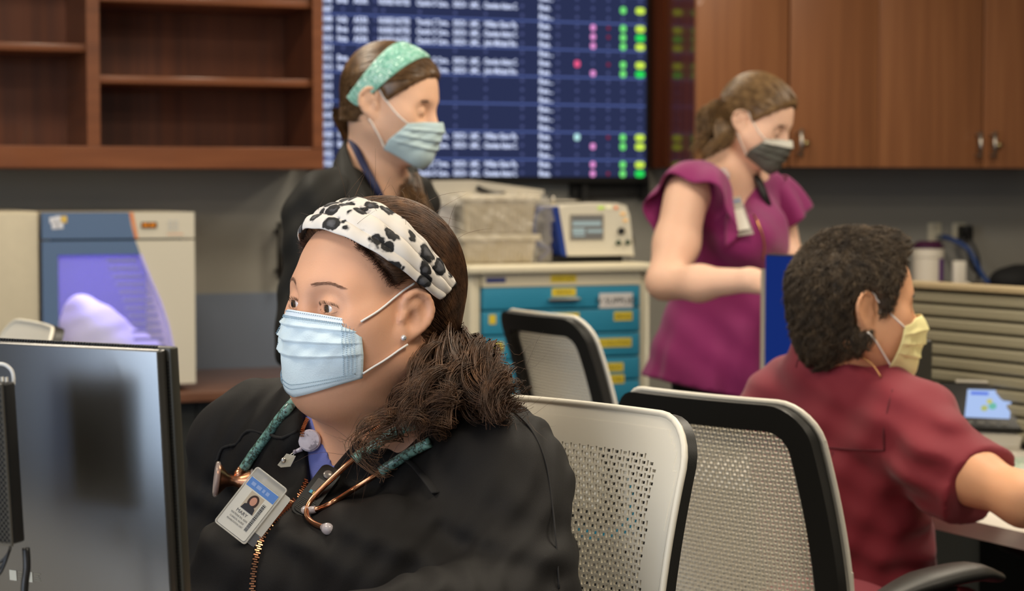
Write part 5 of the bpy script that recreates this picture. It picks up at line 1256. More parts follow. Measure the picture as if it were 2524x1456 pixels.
def ctext(s_, x, y, size, m, sx=1.0, ax='CENTER', hl=None):
    o = text(s_, size, CMx @ Matrix.Translation((x, y, .0001)), m, card, 'lettering', ax=ax, sx=sx); o.matrix_local = Matrix.Translation(-LOC[bd_]) @ CMx @ Matrix.Translation((x, y, .0001)) @ Matrix.Diagonal((sx, 1, 1, 1)); o.matrix_local = CMx @ Matrix.Translation((x, y, .0001)) @ Matrix.Diagonal((sx, 1, 1, 1)); return o
M_PR = mat('print_grey', rgb(86, 86, 92), .5)
cxm = x0 + (x1 - x0) * .43
ctext('MARY', cxm, py0 - .0062, .0056, M_PR); ctext('WATKINS RN, ADN', cxm, py0 - .0105, .0032, M_PR, .80)
ctext('CLINICAL NURSE', cxm, py0 - .0146, .0030, M_PR, .85); ctext('REHABILITATION UNIT', cxm, py0 - .0186, .0028, M_PR, .74)
for i, (a_, b_) in enumerate(((-.012, -.007), (-.005, .001), (.003, .006), (.008, .012))): cbox('header_mark', cxm + a_, ct - .0075, cxm + b_, ct - .0035, mat('badge_pale', rgb(150, 176, 226), .4), -.0002)
mbb = MB(); yy = py0 - .018
while yy < py1 - .004:
    t_ = rng.choice([.0005, .0009, .0014]); mbb.box((x1 - .0085, yy, -.0002), (x1 - .0045, yy + t_ * .7, .0)); yy += t_ * 1.1 + .0004
o = mbb.xf(CMx).build('barcode', mat('print_black', rgb(40, 40, 42), .5), card); o.location = (0, 0, 0)
# voice badge clipped in the neckline
vc_ = thing('voice_badge', 'black handheld voice communicator clipped at the neckline of the black jacket', 'communicator', P(770, 1200, 2.25))
za = float((hit(bvS, 800, 1190, .014) - CAM) @ AX); zb3 = float((hit(bvS, 742, 1250, .012) - CAM) @ AX)
v0, v1 = P(740, 1262, zb3 + .001), P(818, 1158, za + .002); Yc = nrm(v1 - v0); Lc = float(np.linalg.norm(v1 - v0)); Zc = nrm(CAM - v0); Zc = nrm(Zc - Yc * (Zc @ Yc) + np.cross(Yc, Zc) * -.25); Xc = np.cross(Yc, Zc)
VM = frame_m(v0, Xc, Yc, Zc)
MB().prism(rr(-.0125, -.004, .0125, Lc + .004, .008), 2, -.010, .0).xf(VM).build('body', mat('glossy_black', rgb(22, 22, 22), .25, coat=.4), vc_, 'auto')
MB().prism(rr(-.0098, -.001, .0098, Lc * .34, .006), 2, 0, .0012).xf(VM).build('speaker_pad', mat('dark_rubber', rgb(30, 29, 27), .6), vc_, 'auto')
mbg = MB()
for i in range(9):
    for j in range(8):
        x, y = (i - 4) * .0020, .003 + j * .0021
        if abs(x) < .0088: mbg.box((x - .00055, y - .00055, .001), (x + .00055, y + .00055, .0019))
o = mbg.xf(VM).build('grille_dots', mat('grille_black', rgb(52, 50, 46), .4), vc_); o['kind'] = 'stuff'
MB().prism(rr(-.007, Lc * .40, .007, Lc * .74, .001), 2, 0, .0007).xf(VM).build('display', mat('dark_display', rgb(74, 70, 68), .3, coat=.5), vc_)
for i, c in enumerate(((60, 160, 190), (226, 200, 70), (200, 90, 80))):
    MB().box((-.006 + i * .0045, Lc * .41, .0007), (-.003 + i * .0045, Lc * .47, .001)).xf(VM).build('display_icon', mat('icon%d' % i, rgb(*c), .4), vc_)
MB().ball((0, Lc * .88, .0008), (.0058, .0058, .0022), 12).xf(VM).build('call_button', mat('button_grey', rgb(130, 124, 118), .25, .3), vc_, True)
# ================================================================ office chairs with perforated backs
M_SHELLW = mat('chair_white', rgb(236, 229, 212), .42); M_CHB = mat('chair_black', rgb(34, 33, 30), .45, bump=.1, bscale=600); M_SEAT = mat('seat_fabric', rgb(52, 50, 48), .9, bump=.3, bscale=700)
ZB0, ZB1 = .56, 1.03
def hwid(z): return np.interp(z, [ZB0, .74, ZB1], [.205, .222, .190])
def bdep(x, z):   # depth of the back surface, y backward negative
    s = (z - ZB0) / (ZB1 - ZB0); return -.215 - .085 * s ** 1.5 + .022 * math.sin(min(max(s, 0), 1) * PI * .9) - .0 + .55 * (np.asarray(x) ** 2)
def B3(x, z, off=0): return (x, float(bdep(x, z)) + off, z)
def outline(ins, r=.055, n=7):
    z0, z1 = ZB0 + ins, ZB1 - ins; out = []
    r = max(r - ins * .6, .012)
    for sx, zc, a0 in ((1, z1 - r, 0), (-1, z1 - r, 90), (-1, z0 + r, 180), (1, z0 + r, 270)):
        for i in range(n + 1):
            a = R_(a0 + 90 * i / n); z = zc + r * math.sin(a); w_ = hwid(z) - ins - r; out.append((sx * w_ + r * math.cos(a), z))
    full = []
    for i in range(len(out)):
        a, b = np.array(out[i]), np.array(out[(i + 1) % len(out)]); k = max(1, int(np.linalg.norm(b - a) / .02))
        for j in range(k): full.append(tuple(a + (b - a) * j / k))
    return full
def shell_mesh():
    pit = .0072; mb = MB(); nx = int(.225 / pit) + 1; nz = int((ZB1 - ZB0) / pit)
    ol_in = .048; th = .0026
    V = []; F = []; cache = {}
    def vid(x, z):
        k = (round(x, 6), round(z, 6))
        if k not in cache: cache[k] = len(V); V.append(B3(x, z))
        return cache[k]
    def inside(x, z, ins, r):
        z0, z1 = ZB0 + ins, ZB1 - ins; w_ = hwid(z) - ins
        if not (z0 <= z <= z1 and abs(x) <= w_): return False
        dx = abs(x) - (w_ - r); dz = max(z - (z1 - r), (z0 + r) - z)
        return not (dx > 0 and dz > 0 and dx * dx + dz * dz > r * r)
    for i in range(-nx, nx):
        for j in range(nz):
            x, z = (i + .5) * pit, ZB0 + (j + .5) * pit; 
            if not inside(x, z, .013, .046): continue
            a, b, c, d = vid(x - pit / 2, z - pit / 2), vid(x + pit / 2, z - pit / 2), vid(x + pit / 2, z + pit / 2), vid(x - pit / 2, z + pit / 2)
            if inside(x, z, ol_in, .02) and z > ZB0 + .06:
                hw, hh_ = ((.43, .23) if (i + j) % 2 else (.20, .42)); hw *= pit; hh_ *= pit
                e, f, g, h = vid(x - hw, z - hh_), vid(x + hw, z - hh_), vid(x + hw, z + hh_), vid(x - hw, z + hh_)
                F += [(a, b, f, e), (b, c, g, f), (c, d, h, g), (d, a, e, h)]
            else: F.append((a, b, c, d))
    A = outline(.0005); B_ = outline(.030); A = np.array(A + A[:1]); B_ = np.array(B_ + B_[:1])
    def rs(L, n=160):
        s = np.concatenate([[0], np.cumsum(np.linalg.norm(np.diff(L, axis=0), axis=1))]); s /= s[-1]; return np.stack([np.interp(np.linspace(0, 1, n, endpoint=False), s, L[:, k]) for k in range(2)], 1)
    A, B_ = rs(A), rs(B_); b = len(V); n = len(A)
    V += [B3(x, z, -.0003) for x, z in A] + [B3(x, z, -.0003) for x, z in B_]; F += [(b + i, b + (i + 1) % n, b + n + (i + 1) % n, b + n + i) for i in range(n)]
    return mesh_np('perforated_shell', V, F, False)
ME_SHELL = shell_mesh(); ME_SHELL.materials.append(M_SHELLW)
def ring_mesh(name, ins0, ins1, o0, o1, m, flare=0):
    A, B_ = outline(ins0), outline(ins1); n = min(len(A), len(B_))
    A = outline(ins0); Bn = []
    for (x, z) in A:
        zc = min(max(z, ZB0 + ins1), ZB1 - ins1); w0_, w1_ = hwid(z) - ins0, hwid(zc) - ins1; Bn.append((x, z))
    # inner loop: resample the inner outline by the same fractions
    def frac(L):
        L = np.array(L + [L[0]]); s = np.concatenate([[0], np.cumsum(np.linalg.norm(np.diff(L, axis=0), axis=1))]); return L, s / s[-1]
    LA, sa = frac(A); LB, sb = frac(B_); t = sa[:-1]; A2 = LA[:-1]; B2 = np.stack([np.interp(t, sb, LB[:, k]) for k in range(2)], 1); n = len(A2)
    V = [B3(x, z, o0) for x, z in A2] + [B3(x, z, o0) for x, z in B2] + [B3(x, z, o1) for x, z in B2] + [B3(x, z, o1) for x, z in A2]
    F = [(k * n + i, k * n + (i + 1) % n, ((k + 1) % 4) * n + (i + 1) % n, ((k + 1) % 4) * n + i) for k in range(4) for i in range(n)]
    me = mesh_np(name, V, F, True); me.set_sharp_from_angle(angle=R_(35)); me.materials.append(m); return me
ME_RING = ring_mesh('rear_frame', .003, .044, -.006, -.026, M_CHB)
ol = outline(.0); rimb = MB().tube([B3(x, z, .0) for x, z in ol + ol[:1]], .0042, 8, cap=False)
ME_RIM = mesh_np('white_rim', rimb.v, rimb.f, True); ME_RIM.materials.append(M_SHELLW)
def mk(mb, m, smooth='auto', nm='part'):
    me = mesh_np(nm, mb.v, mb.f, smooth is True)
    if smooth == 'auto': me.polygons.foreach_set('use_smooth', [True] * len(mb.f)); me.set_sharp_from_angle(angle=R_(40))
    me.materials.append(m); return me
seat = Shape(); seat.ell((0, .02, .44), (.25, .25, .05)); seat.disp(lambda Q: np.maximum(0, Q[..., 2] - .475) * .8); ME_SEAT = seat.mesh('seat', .012); ME_SEAT.materials.append(M_SEAT)
arm = MB().tube(catmull([(0, -.17, .672), (0, -.06, .684), (0, .06, .684), (0, .13, .668)], 8), [.018, .036, .036, .022], 14, flat=.42)
arm.v = [(v[0], v[1], v[2] + .055) for v in arm.v]; ME_ARM = mk(arm, M_CHB, True); armp = MB().tube(catmull([(0, .0, .725), (0, .0, .55), (-.03, -.02, .46), (-.16, -.02, .42)], 6), .019, 10); ME_ARMP = mk(armp, M_CHB, True)
armp2 = MB().tube(catmull([(0, .0, .725), (0, .0, .55), (.03, -.02, .46), (.16, -.02, .42)], 6), .019, 10); ME_ARMP2 = mk(armp2, M_CHB, True)
spine = MB().tube(catmull([(0, -.02, .40), (0, -.2, .40), (0, -.27, .47), (0, -.262, .60), (0, -.262, .66)], 6), [.03, .03, .028, .026, .02], 10); ME_SP = mk(spine, M_CHB, True)
col_ = MB().lathe([(.035, .09), (.035, .22), (.022, .23), (.022, .40), (.08, .41), (.08, .43)], 18); ME_COL = mk(col_, M_BLK)
leg = MB().prism([(.0, .06), (.0, .10), (.30, .075), (.31, .055), (.29, .045)], 1, -.018, .018); ME_LEG = mk(leg, M_CHB)
cst = MB().lathe([(0, -.012), (.024, -.012), (.028, -.006), (.028, .006), (.024, .012), (0, .012)], 14, Matrix.Translation((.295, 0, .029)) @ Matrix.Rotation(PI / 2, 4, 'X')); ME_CST = mk(cst, M_BLK)
lv = MB().tube(catmull([(.0, 0, 0), (.0, -.002, .05), (-.004, -.004, .09)], 4), .0045, 6)
def chair(loc, yaw, label, arms=True, dz=0):
    t = thing('office_chair', label, 'chair', (0, 0, 0), 'mesh-backed office chairs'); del LOC[t]
    def c(name, me, M_=None, par=None):
        o = bpy.data.objects.new(name, me); COL.objects.link(o); o.parent = par or t
        if M_ is not None: o.matrix_local = M_
        if par is None and name not in ('column', 'base_leg'): o.location.z += dz
        return o
    sh = c('back_shell', ME_SHELL); solidify(sh, .0028, 0.0); c('shell_rim', ME_RIM); c('rear_frame', ME_RING)
    c('seat', ME_SEAT); c('spine', ME_SP); c('column', ME_COL, Matrix.Diagonal((1, 1, 1 + dz / .42, 1)))
    if arms:
        for x, mp in ((-.27, ME_ARMP2), (.27, ME_ARMP)):
            a = c('armrest', ME_ARM, Matrix.Translation((x, -.05, .02))); c('arm_post', mp, None, a)
    for k in range(5):
        l = c('base_leg', ME_LEG, Matrix.Rotation(2 * PI * k / 5 + .3, 4, 'Z')); c('caster', ME_CST, None, l)
    t.location = loc; t.rotation_euler = (0, 0, R_(yaw)); return t
def place_chair(px, py, Z, yaw, label, hz=1.03, **k):
    """put the top middle of the back at the photo point, the chair stands on the floor"""
    p = P(px, py, Z); k['dz'] = float(p[2]) - hz; Rz = np.array(Matrix.Rotation(R_(yaw), 3, 'Z')); o_ = Rz @ np.array([0, float(bdep(0, ZB1)), 0])
    t = chair((p[0] - o_[0], p[1] - o_[1], 0), yaw, label, **k); return t
ch2 = place_chair(1735, 975, 3.02, -47, 'office chair with black-framed white perforated back, under the man in maroon scrubs')
ch1 = place_chair(1440, 996, 2.42, 134, 'white perforated office chair behind the seated woman in the black jacket')
ch3 = place_chair(1325, 772, 4.45, -62, 'empty office chair with black-framed perforated back, in front of the medical cart')
ch4 = place_chair(98, 798, 4.2, 118, 'white-backed office chair whose top shows above the foreground monitor')
# ================================================================ foreground monitor seen from behind
mz = 1.95
A1 = P(388, 864, 1.80); vx = nrm([.867, -.498, 0])         # along the panel, right end nearer
tilt = R_(4)
up_ = nrm(np.array([.0, 0, 1]) * math.cos(tilt) + np.array([.498, .867, 0]) * -math.sin(tilt) * 1.0)
nb_ = nrm(np.cross(vx, up_)); nb_ = nb_ if nb_[1] < 0 else -nb_     # back face normal (toward the camera)
FM = frame_m(A1, vx, -nb_, up_)      # x right/near, y away from camera, z up ; origin = top right corner of the back
FW, FH = .54, .335
t = thing('foreground_monitor', 'large dark monitor seen from behind, in front of the seated woman', 'monitor', (A1[0] - .25, A1[1] + .1, .74))
M_MON = mat('monitor_back_plastic', rgb(50, 48, 44), .24, metal=0, spec=1.0, ior=1.6)
MB().box((-FW, 0, -FH), (0, .012, 0), .002).xf(FM).build('rear_shell', M_MON, t, 'auto')
MB().box((-FW - .001, .0125, -FH - .001), (.005, .024, .001), .002).xf(FM).build('side_frame', mat('olive_black', rgb(54, 52, 44), .4), t, 'auto')
MB().box((-FW + .006, .0241, -FH + .01), (.001, .025, -.006)).xf(FM).build('display', emis('front_display', rgb(200, 215, 240), 1.0), t)
mbv = MB()
for i in range(150): x = -FW + .01 + i * (FW - .02) / 150; mbv.box((x, .0115, -.0006), (x + .002, .0145, .0022))
for i in range(95): z = -FH + .01 + i * (FH - .02) / 95; mbv.box((-.0002, .0118, z), (.0018, .0142, z + .002))
o = mbv.xf(FM).build('vent_teeth', M_BLK, t); o['kind'] = 'stuff'
# raised centre block and stand
MB().box((-.50, -.012, -.245), (-.235, .0, -.06), .010).xf(FM).build('vesa_block', M_BLK2, t, 'auto')
MB().box((-.40, -.030, -.60), (-.315, -.012, -.12), .004).xf(FM).build('stand_post', M_BLK2, t, 'auto')
sb_ = np.array(FM @ Vector((-.357, 0, -.6)))
Mst = Matrix.Translation((sb_[0], sb_[1], .741)); MB().lathe([(0, 0), (.13, 0), (.13, .008), (.12, .012), (0, .012)], 40, Mst).build('stand_foot', M_BLK2, t, 'auto')
MB().box((sb_[0] - .035, sb_[1] - .02, .75), (sb_[0] + .035, sb_[1] + .02, max(sb_[2] + .03, .80)), .006).build('stand_neck', M_BLK2, t, 'auto')
# blank stickers
for px, py in ((33, 1417), (72, 1421)):
    c_i = FM.inverted() @ Vector(CAM); d_i = FM.inverted().to_3x3() @ Vector(ray(px, py)); p = c_i - d_i * (c_i[1] / d_i[1]); x, z = p[0], p[2]
    MB().box((x - .0045, -.0006, z - .005), (x + .0045, .0, z + .005)).xf(FM).build('sticker', mat('sticker_white', rgb(170, 168, 156), .5), t, False, 'small pale sticker')
    m2 = MB()
    for i in range(4): m2.box((x + .007, -.0004, z - .003 + i * .0022), (x + .007 + .008 * (1 - .15 * (i % 3)), 0, z - .0022 + i * .0022))
    m2.xf(FM).build('sticker_text', mat('sticker_dim', rgb(110, 106, 92), .6), t)
# mesh-sided box behind the monitor with a white cable loop
bt = thing('mesh_box', 'black mesh-sided box clamped behind the foreground monitor, at the left edge', 'box', (A1[0] - .3, A1[1] - .03, .8))
q = P(6, 947, 1.74); q2 = P(6, 1352, 1.74); hB = float(q[2] - q2[2]); wB = .10
GM = frame_m(q, vx, -nb_, up_)
MB().box((-wB, .002, -hB), (0, .016, 0), .002).xf(GM).build('body', mat('mesh_box_dark', rgb(14, 14, 14), .6), bt, 'auto')
M_LAT = mat('lattice_black', rgb(74, 70, 62), .45)
lat = MB(); ps_ = .0052
def seg(a, b): lat.tube([(a[0], -.0005, a[1]), (b[0], -.0005, b[1])], .00045, 4, cap=False)
k = int((wB + hB) / ps_)
for i in range(k):
    c = i * ps_
    for sg in (1, -1):
        # line x*s + z = -c style clipped to the rectangle
        pts = []
        if sg == 1: a = (-wB + max(0, c - hB) , -min(c, hB)); b = (-wB + min(c, wB), -(c - min(c, wB)))
        else: a = (0 - max(0, c - hB), -min(c, hB)); b = (0 - min(c, wB), -(c - min(c, wB)))
        if abs(a[0] - b[0]) > .001 and c - min(c, wB) <= hB: seg(a, b)
o = lat.xf(GM).build('mesh_lattice', M_LAT, bt); o['kind'] = 'stuff'
MB().tube([(-wB, -.001, 0), (0, -.001, 0), (0, -.001, -hB), (-wB, -.001, -hB)], .0016, 6).xf(GM).build('edge', M_LAT, bt)
mbk = MB()
for i in range(4): mbk.box((-.008 - i * .005, .012, 0), (-.0065 - i * .005, .014, .004))
mbk.xf(GM).build('white_tabs', M_WHITE, bt)
cb2 = MB().tube(catmull([P(-40, 920, 1.77), P(-8, 899, 1.77), (P(12, 899, 1.77)), P(28, 912, 1.77), P(33, 930, 1.77), P(33, 948, 1.77)], 8), .0016, 8).build('white_cable', mat('cable_white', rgb(230, 228, 222), .4), None, True)
tagp(cb2, 'thin white cable loop above the black mesh box', 'cable')
cb3 = MB()
for i in range(3): cb3.tube(catmull([P(-30 , 1390 + 18 * i, 1.78), P(0, 1385 + 14 * i, 1.78), P(22, 1360, 1.78), P(26, 1340, 1.79)], 6), .0014, 6)
tagp(cb3.build('black_cables', M_BLK, None, True), 'thin black cables under the mesh box', 'cable')
cb4 = MB().tube(catmull([P(64, 1350, 1.79), P(66, 1400, 1.785), P(60, 1470, 1.78), P(60, 1700, 1.78)], 6), .0035, 8).build('black_cable', M_BLK, None, True); tagp(cb4, 'thick black cable hanging down the back of the foreground monitor', 'cable')
# table under the monitor
tb = thing('front_desk', 'white desk carrying the foreground monitor', 'desk', (A1[0] - .2, 2.0, 0))
MB().box((-1.6, 1.45, .71), (-.12, 2.10, .74), .003).build('desktop', M_DESK, tb, 'auto')
for x in (-1.55, -.2):
    for y in (1.5, 2.05): MB().box((x - .025, y - .025, 0), (x + .025, y + .025, .709)).build('leg', M_BLK, tb)
# ================================================================ standing woman with the mint sequin headband
shape_h = None
def hairs(shape, me, cond, n, dirfn, steps, step, lo, hi, jit, r, m, par, name='hair_strands', drop=None):
    st = sample_on(me, cond, n, shape_h); pth = comb_strands(shape, st, dirfn, steps, step, lo + rng.random(len(st)) * (hi - lo), jit)
    if drop is not None: pth = pth[~drop(pth)]
    V, F = strand_mesh(pth, r * (.7 + .6 * rng.random(len(pth)))); o = link_mesh(name, mesh_np(name, V, F), m, par); o.location = (0, 0, 0); o['kind'] = 'stuff'; return o
def ear_drop(hd):
    dy, dz = hd.eo
    return lambda q: (((np.abs(hd.l(q[:, ::3])[..., 0]) - .082) / .03) ** 2 + ((hd.l(q[:, ::3])[..., 1] + .006 - dy) / .024) ** 2 + ((hd.l(q[:, ::3])[..., 2] - .002 - dz) / .034) ** 2 < 1).any(1)
def earcut(hd, zc=-.004): return lambda S: ([hd.ell(S, (x * .088, -.006 + hd.eo[0], .002 + hd.eo[1]), (.030, .023, .032), .01, op='s') for x in (-1, 1)], S.wedge([(hd.w((0, .006, 0)), hd.d((0, 1, 0))), (hd.w((0, 0, zc)), hd.d((0, .5, -1)))], .008))
def legs(par, x, y, yaw, hip, m, name='trousers'):
    T = Shape(); R = rotm(yaw); c = np.array([x, y, 0.0])
    T.ell(c + [0, 0, hip], (.17, .12, .12), .05, R)
    for s_ in (-1, 1):
        a = c + R @ np.array([s_ * .085, 0, hip - .03]); k = c + R @ np.array([s_ * .09, .01, .48]); f = c + R @ np.array([s_ * .095, -.01, .09])
        T.cone(a, k, .085, .06, .04); T.cone(k, f, .06, .045, .03)
    link_mesh(name, T.mesh(name, .012), m, par)
    for s_ in (-1, 1):
        F_ = Shape(); h = c + R @ np.array([s_ * .095, -.04, .045]); t_ = c + R @ np.array([s_ * .10, .12, .035]); F_.cone(h, t_, .045, .035, .02); F_.plane((0, 0, .003), (0, 0, -1)); link_mesh('shoe', F_.mesh('shoe', .01), M_BLK, par)
M_SKL = skin('skin_light', rgb(232, 184, 152), .05)
ZB = 4.0
pbn = thing('person', 'standing woman in a black jacket with mint sequin headband and pale blue mask', 'person', P(900, 800, 4.05) * [1, 1, 0])
HB = Head(P(962, 261, ZB), -108, -13, 0, .97, low=.86)
B2 = Shape(); HB.skull(B2, full=0, sock=1.0); nbB = P(915, 452, 4.04)
for x in (-1, 1): HB.ell(B2, (x * .033, .0740, .004), (.0165, .0150, .0125), .006)
B2.cone(HB.w((0, -.025, -.045)), nbB, .050, .058, .04)
RB = rotm(-132)
B2.ell(P(905, 600, 4.07), (.145, .085, .16), .06, RB); B2.cone(nbB, P(825, 515, 3.97), .045, .05, .04); B2.cone(nbB, P(985, 500, 4.16), .045, .055, .05)
B2.ell(P(890, 800, 4.08), (.14, .10, .22), .06, RB)
B2.cone(P(785, 560, 3.92), P(750, 850, 3.86), .042, .036, .03); B2.cone(P(748, 850, 3.86), P(900, 960, 3.72), .038, .026, .02)
hand(B2, P(905, 962, 3.72), (.9, -.3, -.2), (0, 0, 1), 1, .95)
bodyB = link_mesh('body', B2.mesh('body', .0042), M_SKL, pbn)
M_DBR = mat('dark_lash', rgb(84, 58, 44), .6); eyes_simple(HB, M_DBR, pbn)
J2 = Shape(); J2.ell(P(905, 610, 4.07), (.155, .100, .165), .06, RB); J2.ell(P(885, 800, 4.08), (.155, .12, .26), .06, RB); J2.ell(P(960, 690, 4.0), (.10, .08, .10), .06, RB)
J2.cone(P(880, 480, 4.02), P(805, 505, 3.95), .062, .072, .06); J2.cone(P(940, 480, 4.1), P(990, 500, 4.17), .055, .066, .06)
J2.cone(P(785, 530, 3.92), P(750, 850, 3.86), .068, .056, .03); J2.cone(P(750, 850, 3.86), P(880, 950, 3.74), .054, .036, .03)
J2.cone(P(1010, 520, 4.18), P(1010, 850, 4.2), .062, .05, .03)
J2.disp(lambda Q: .0035 * np.sin(Q[..., 2] * 38 + Q[..., 0] * 50 + 2 * np.sin(Q[..., 0] * 18)) + .002 * np.sin((Q[..., 2] - Q[..., 0]) * 90))
chB = nrm(RB @ np.array([0, 1, .25]))
qa, qb, qc = P(975, 560, 3.92), P(895, 400, 3.99), P(1000, 395, 4.1); ins_ = (qa + qb + qc) / 3
def orp(a, b, q, ch): n = nrm(np.cross(b - a, ch)); return (a, n if (q - a) @ n > 0 else -n)
J2.wedge([orp(qa, qb, ins_, chB), orp(qa, qc, ins_, chB), (nbB - chB * .05, chB)], .006)
J2.cone(nbB + [0, 0, .03], HB.w((0, -.02, -.03)), .062, .058, .008, op='s')
M_BJK = mat('charcoal_black_jacket', rgb(32, 31, 28), .7, spec=.25)
jB = link_mesh('jacket', J2.mesh('jacket', .007), M_BJK, pbn)
# stand-up collar as a folded sheet
def sheet_mesh(rowsP, name, m, par, th=.004, n=8):
    G = np.array([catmull(r_, n) for r_ in rowsP]); k = len(rowsP)
    if k > 2:
        G = np.array([catmull(list(G[:, i]), 5) for i in range(G.shape[1])])
    V, F = grid_mesh(G); o = link_mesh(name, mesh_np(name, V, F), m, par); solidify(o, th, 0); return o
def bw(px, py, z): return P(px, py, z)
sheet_mesh([[bw(880, 335, 4.10), bw(852, 345, 4.03), bw(862, 385, 3.97), bw(880, 430, 3.93), bw(905, 480, 3.90)],
            [bw(885, 350, 4.08), bw(842, 362, 4.01), bw(845, 410, 3.945), bw(862, 462, 3.90), bw(895, 505, 3.875)],
            [bw(880, 380, 4.07), bw(826, 395, 4.00), bw(828, 440, 3.93), bw(850, 488, 3.885), bw(888, 520, 3.865)]], 'collar', M_BJK, pbn)
sheet_mesh([[bw(985, 395, 4.16), bw(1005, 410, 4.12), bw(1000, 450, 4.05), bw(985, 500, 3.98)],
            [bw(1000, 395, 4.18), bw(1030, 420, 4.13), bw(1025, 470, 4.05), bw(1000, 525, 3.96)]], 'collar', M_BJK, pbn)
bvB2 = bvh_of([jB, bodyB])
ln = thing('lanyard', 'navy lanyard strap around the neck of the woman with the mint headband', 'lanyard', P(900, 420, 3.95))
MB().tube(catmull([P(882, 330, 4.09), P(868, 345, 4.0)] + [hit(bvB2, x, y, .012, 3.95) for x, y in ((880, 372), (896, 405), (912, 435), (930, 468), (948, 510), (960, 560), (966, 620))], 5), .008, 8, flat=.35).build('strap', mat('navy_ribbon', rgb(34, 40, 76), .6), ln, True)
M_HB = ramp_mat('chestnut_hair', 'noise', 1, [(.3, rgb(78, 56, 34)), (.6, rgb(112, 82, 52)), (.8, rgb(150, 116, 78))], .36, mapscale=(60, 60, 60))
HUB = HB.hull(.001)
SHB, shB = hair_shell(HUB, HB, [((0, .090, .086), (0, .74, -.67)), ((0, 0, -.045), (0, .1, -1))], 'hair', .004, M_HB, pbn, .003, .004, earcut(HB))
gB = HB.w((0, -.115, -.045))
def nrm_rows(d): return d / (np.linalg.norm(d, axis=-1, keepdims=True) + 1e-9)
shape_h = HUB
hairs(SHB, shB.data, lambda V: V[:, 2] > -9, 2400, lambda p: nrm_rows(gB - p) + HB.d((0, -.6, -.1)), 16, .008, .0008, .0028, .05, .0007, M_HB, shB, drop=ear_drop(HB))
def locks(n, base, spread, amp, name, m, par, r=.0009, rad=.004, lps=1.2):
    c_ = curls(n, base, spread, amp, lps, 0, steps=22, per=10, rad=rad); V, F = strand_mesh(c_, r); o = link_mesh(name, mesh_np(name, V, F), m, par); o['kind'] = 'stuff'; return o
locks(520, [gB, P(905, 400, 4.16), P(985, 430, 4.14), P(1010, 480, 4.02), P(1045, 560, 3.97), P(1065, 640, 3.97)], .026, .006, 'ponytail', M_HB, pbn)
M_SEQ = ramp_mat('mint_sequins', 'noise', 90, [(.3, rgb(150, 214, 194)), (.5, rgb(186, 230, 216)), (.7, rgb(214, 244, 234))], .2, coat=.25)
bdB, GB = HB.band('headband', mat('mint_cloth', rgb(140, 205, 182), .5), pbn, HUB, 19, -.045, .060, .046, off=.0075, n=(84, 14), rng_=(-120, 120)); bdB['label'] = 'mint green sequin headband'
mbs = MB()
sq = [(.0030 * math.cos(a), .0030 * math.sin(a), 0) for a in np.linspace(0, 2 * PI, 8, endpoint=False)]
for i in range(1, 83):
    for j in range(1, 13):
        p = GB[i, j]; n_ = nrm(nrm(p - HB.w((0, -.01, .02))) + rng.normal(size=3) * .42); Mx = Matrix.Translation(p + n_ * .0012) @ Vector(n_).to_track_quat('Z', 'Y').to_matrix().to_4x4()
        mbs.add([(Mx @ Vector(q))[:] for q in sq], [tuple(range(8))])
o = mbs.build('sequins', M_SEQ, bdB); o.location = (0, 0, 0); o['kind'] = 'stuff'
M_MKB = mat('pale_green_blue_mask', rgb(192, 214, 216), .6, bump=.2, bscale=300)
mkB, GBm = HB.mask('face_mask', M_MKB, pbn, top=(-.010, -.026), bot=(-.100, -.088), side=60, tent=.93, grow=.003, pleat=.0026, flare=.45); mkB['label'] = 'pale blue pleated mask'; loops(HB, GBm, M_LOOP, mkB, .0017)
c = P(900, 800, 4.06); legs(pbn, c[0], c[1], -132, .93, mat('black_trousers', rgb(26, 26, 26), .8))
# ================================================================ standing woman in the magenta top
ZC_ = 5.1
pcn = thing('person', 'standing woman in a magenta flutter-sleeve top with grey mask, arm bent', 'person', P(1780, 800, 5.15) * [1, 1, 0])
M_SKP = skin('skin_pale', rgb(236, 192, 166), .04)
HC = Head(P(1862, 302, ZC_), -118, -24, 2, .93, low=.86)
B3_ = Shape(); HC.skull(B3_, full=.003); nbC = P(1795, 428, 5.16)
for x in (-1, 1): HC.ell(B3_, (x * .033, .0740, .004), (.0165, .0150, .0125), .006)
B3_.cone(HC.w((0, -.025, -.045)), nbC, .052, .060, .04)
RC = rotm(-128)
B3_.ell(P(1800, 560, 5.18), (.15, .09, .15), .06, RC); B3_.cone(nbC, P(1710, 470, 5.03), .05, .06, .05); B3_.cone(nbC, P(1880, 470, 5.30), .045, .055, .05)
B3_.ell(P(1790, 720, 5.2), (.13, .09, .16), .06, RC)
B3_.ell(P(1835, 590, 5.06), (.10, .07, .07), .05, RC)
B3_.cone(P(1692, 480, 4.99), P(1668, 600, 4.94), .056, .054, .03); B3_.cone(P(1668, 600, 4.94), P(1638, 692, 4.88), .054, .044, .03)
B3_.cone(P(1638, 695, 4.88), P(1725, 698, 4.80), .043, .040, .02); B3_.cone(P(1725, 698, 4.80), P(1850, 690, 4.70), .040, .027, .03)
hand(B3_, P(1850, 690, 4.70), (.93, -.1, -.22), (.15, -.6, .8), -1, .95, curl=(15, 25, 20))
B3_.cone(P(1905, 480, 5.33), P(1940, 650, 5.3), .05, .043, .03); B3_.cone(P(1940, 650, 5.3), P(1985, 700, 5.0), .042, .028, .03)
hand(B3_, P(1985, 702, 5.0), (.5, -.8, 0), (0, 0, 1), 1, .95)
bodyC = link_mesh('body', B3_.mesh('body', .0048), M_SKP, pcn); eyes_simple(HC, M_DBR, pcn)
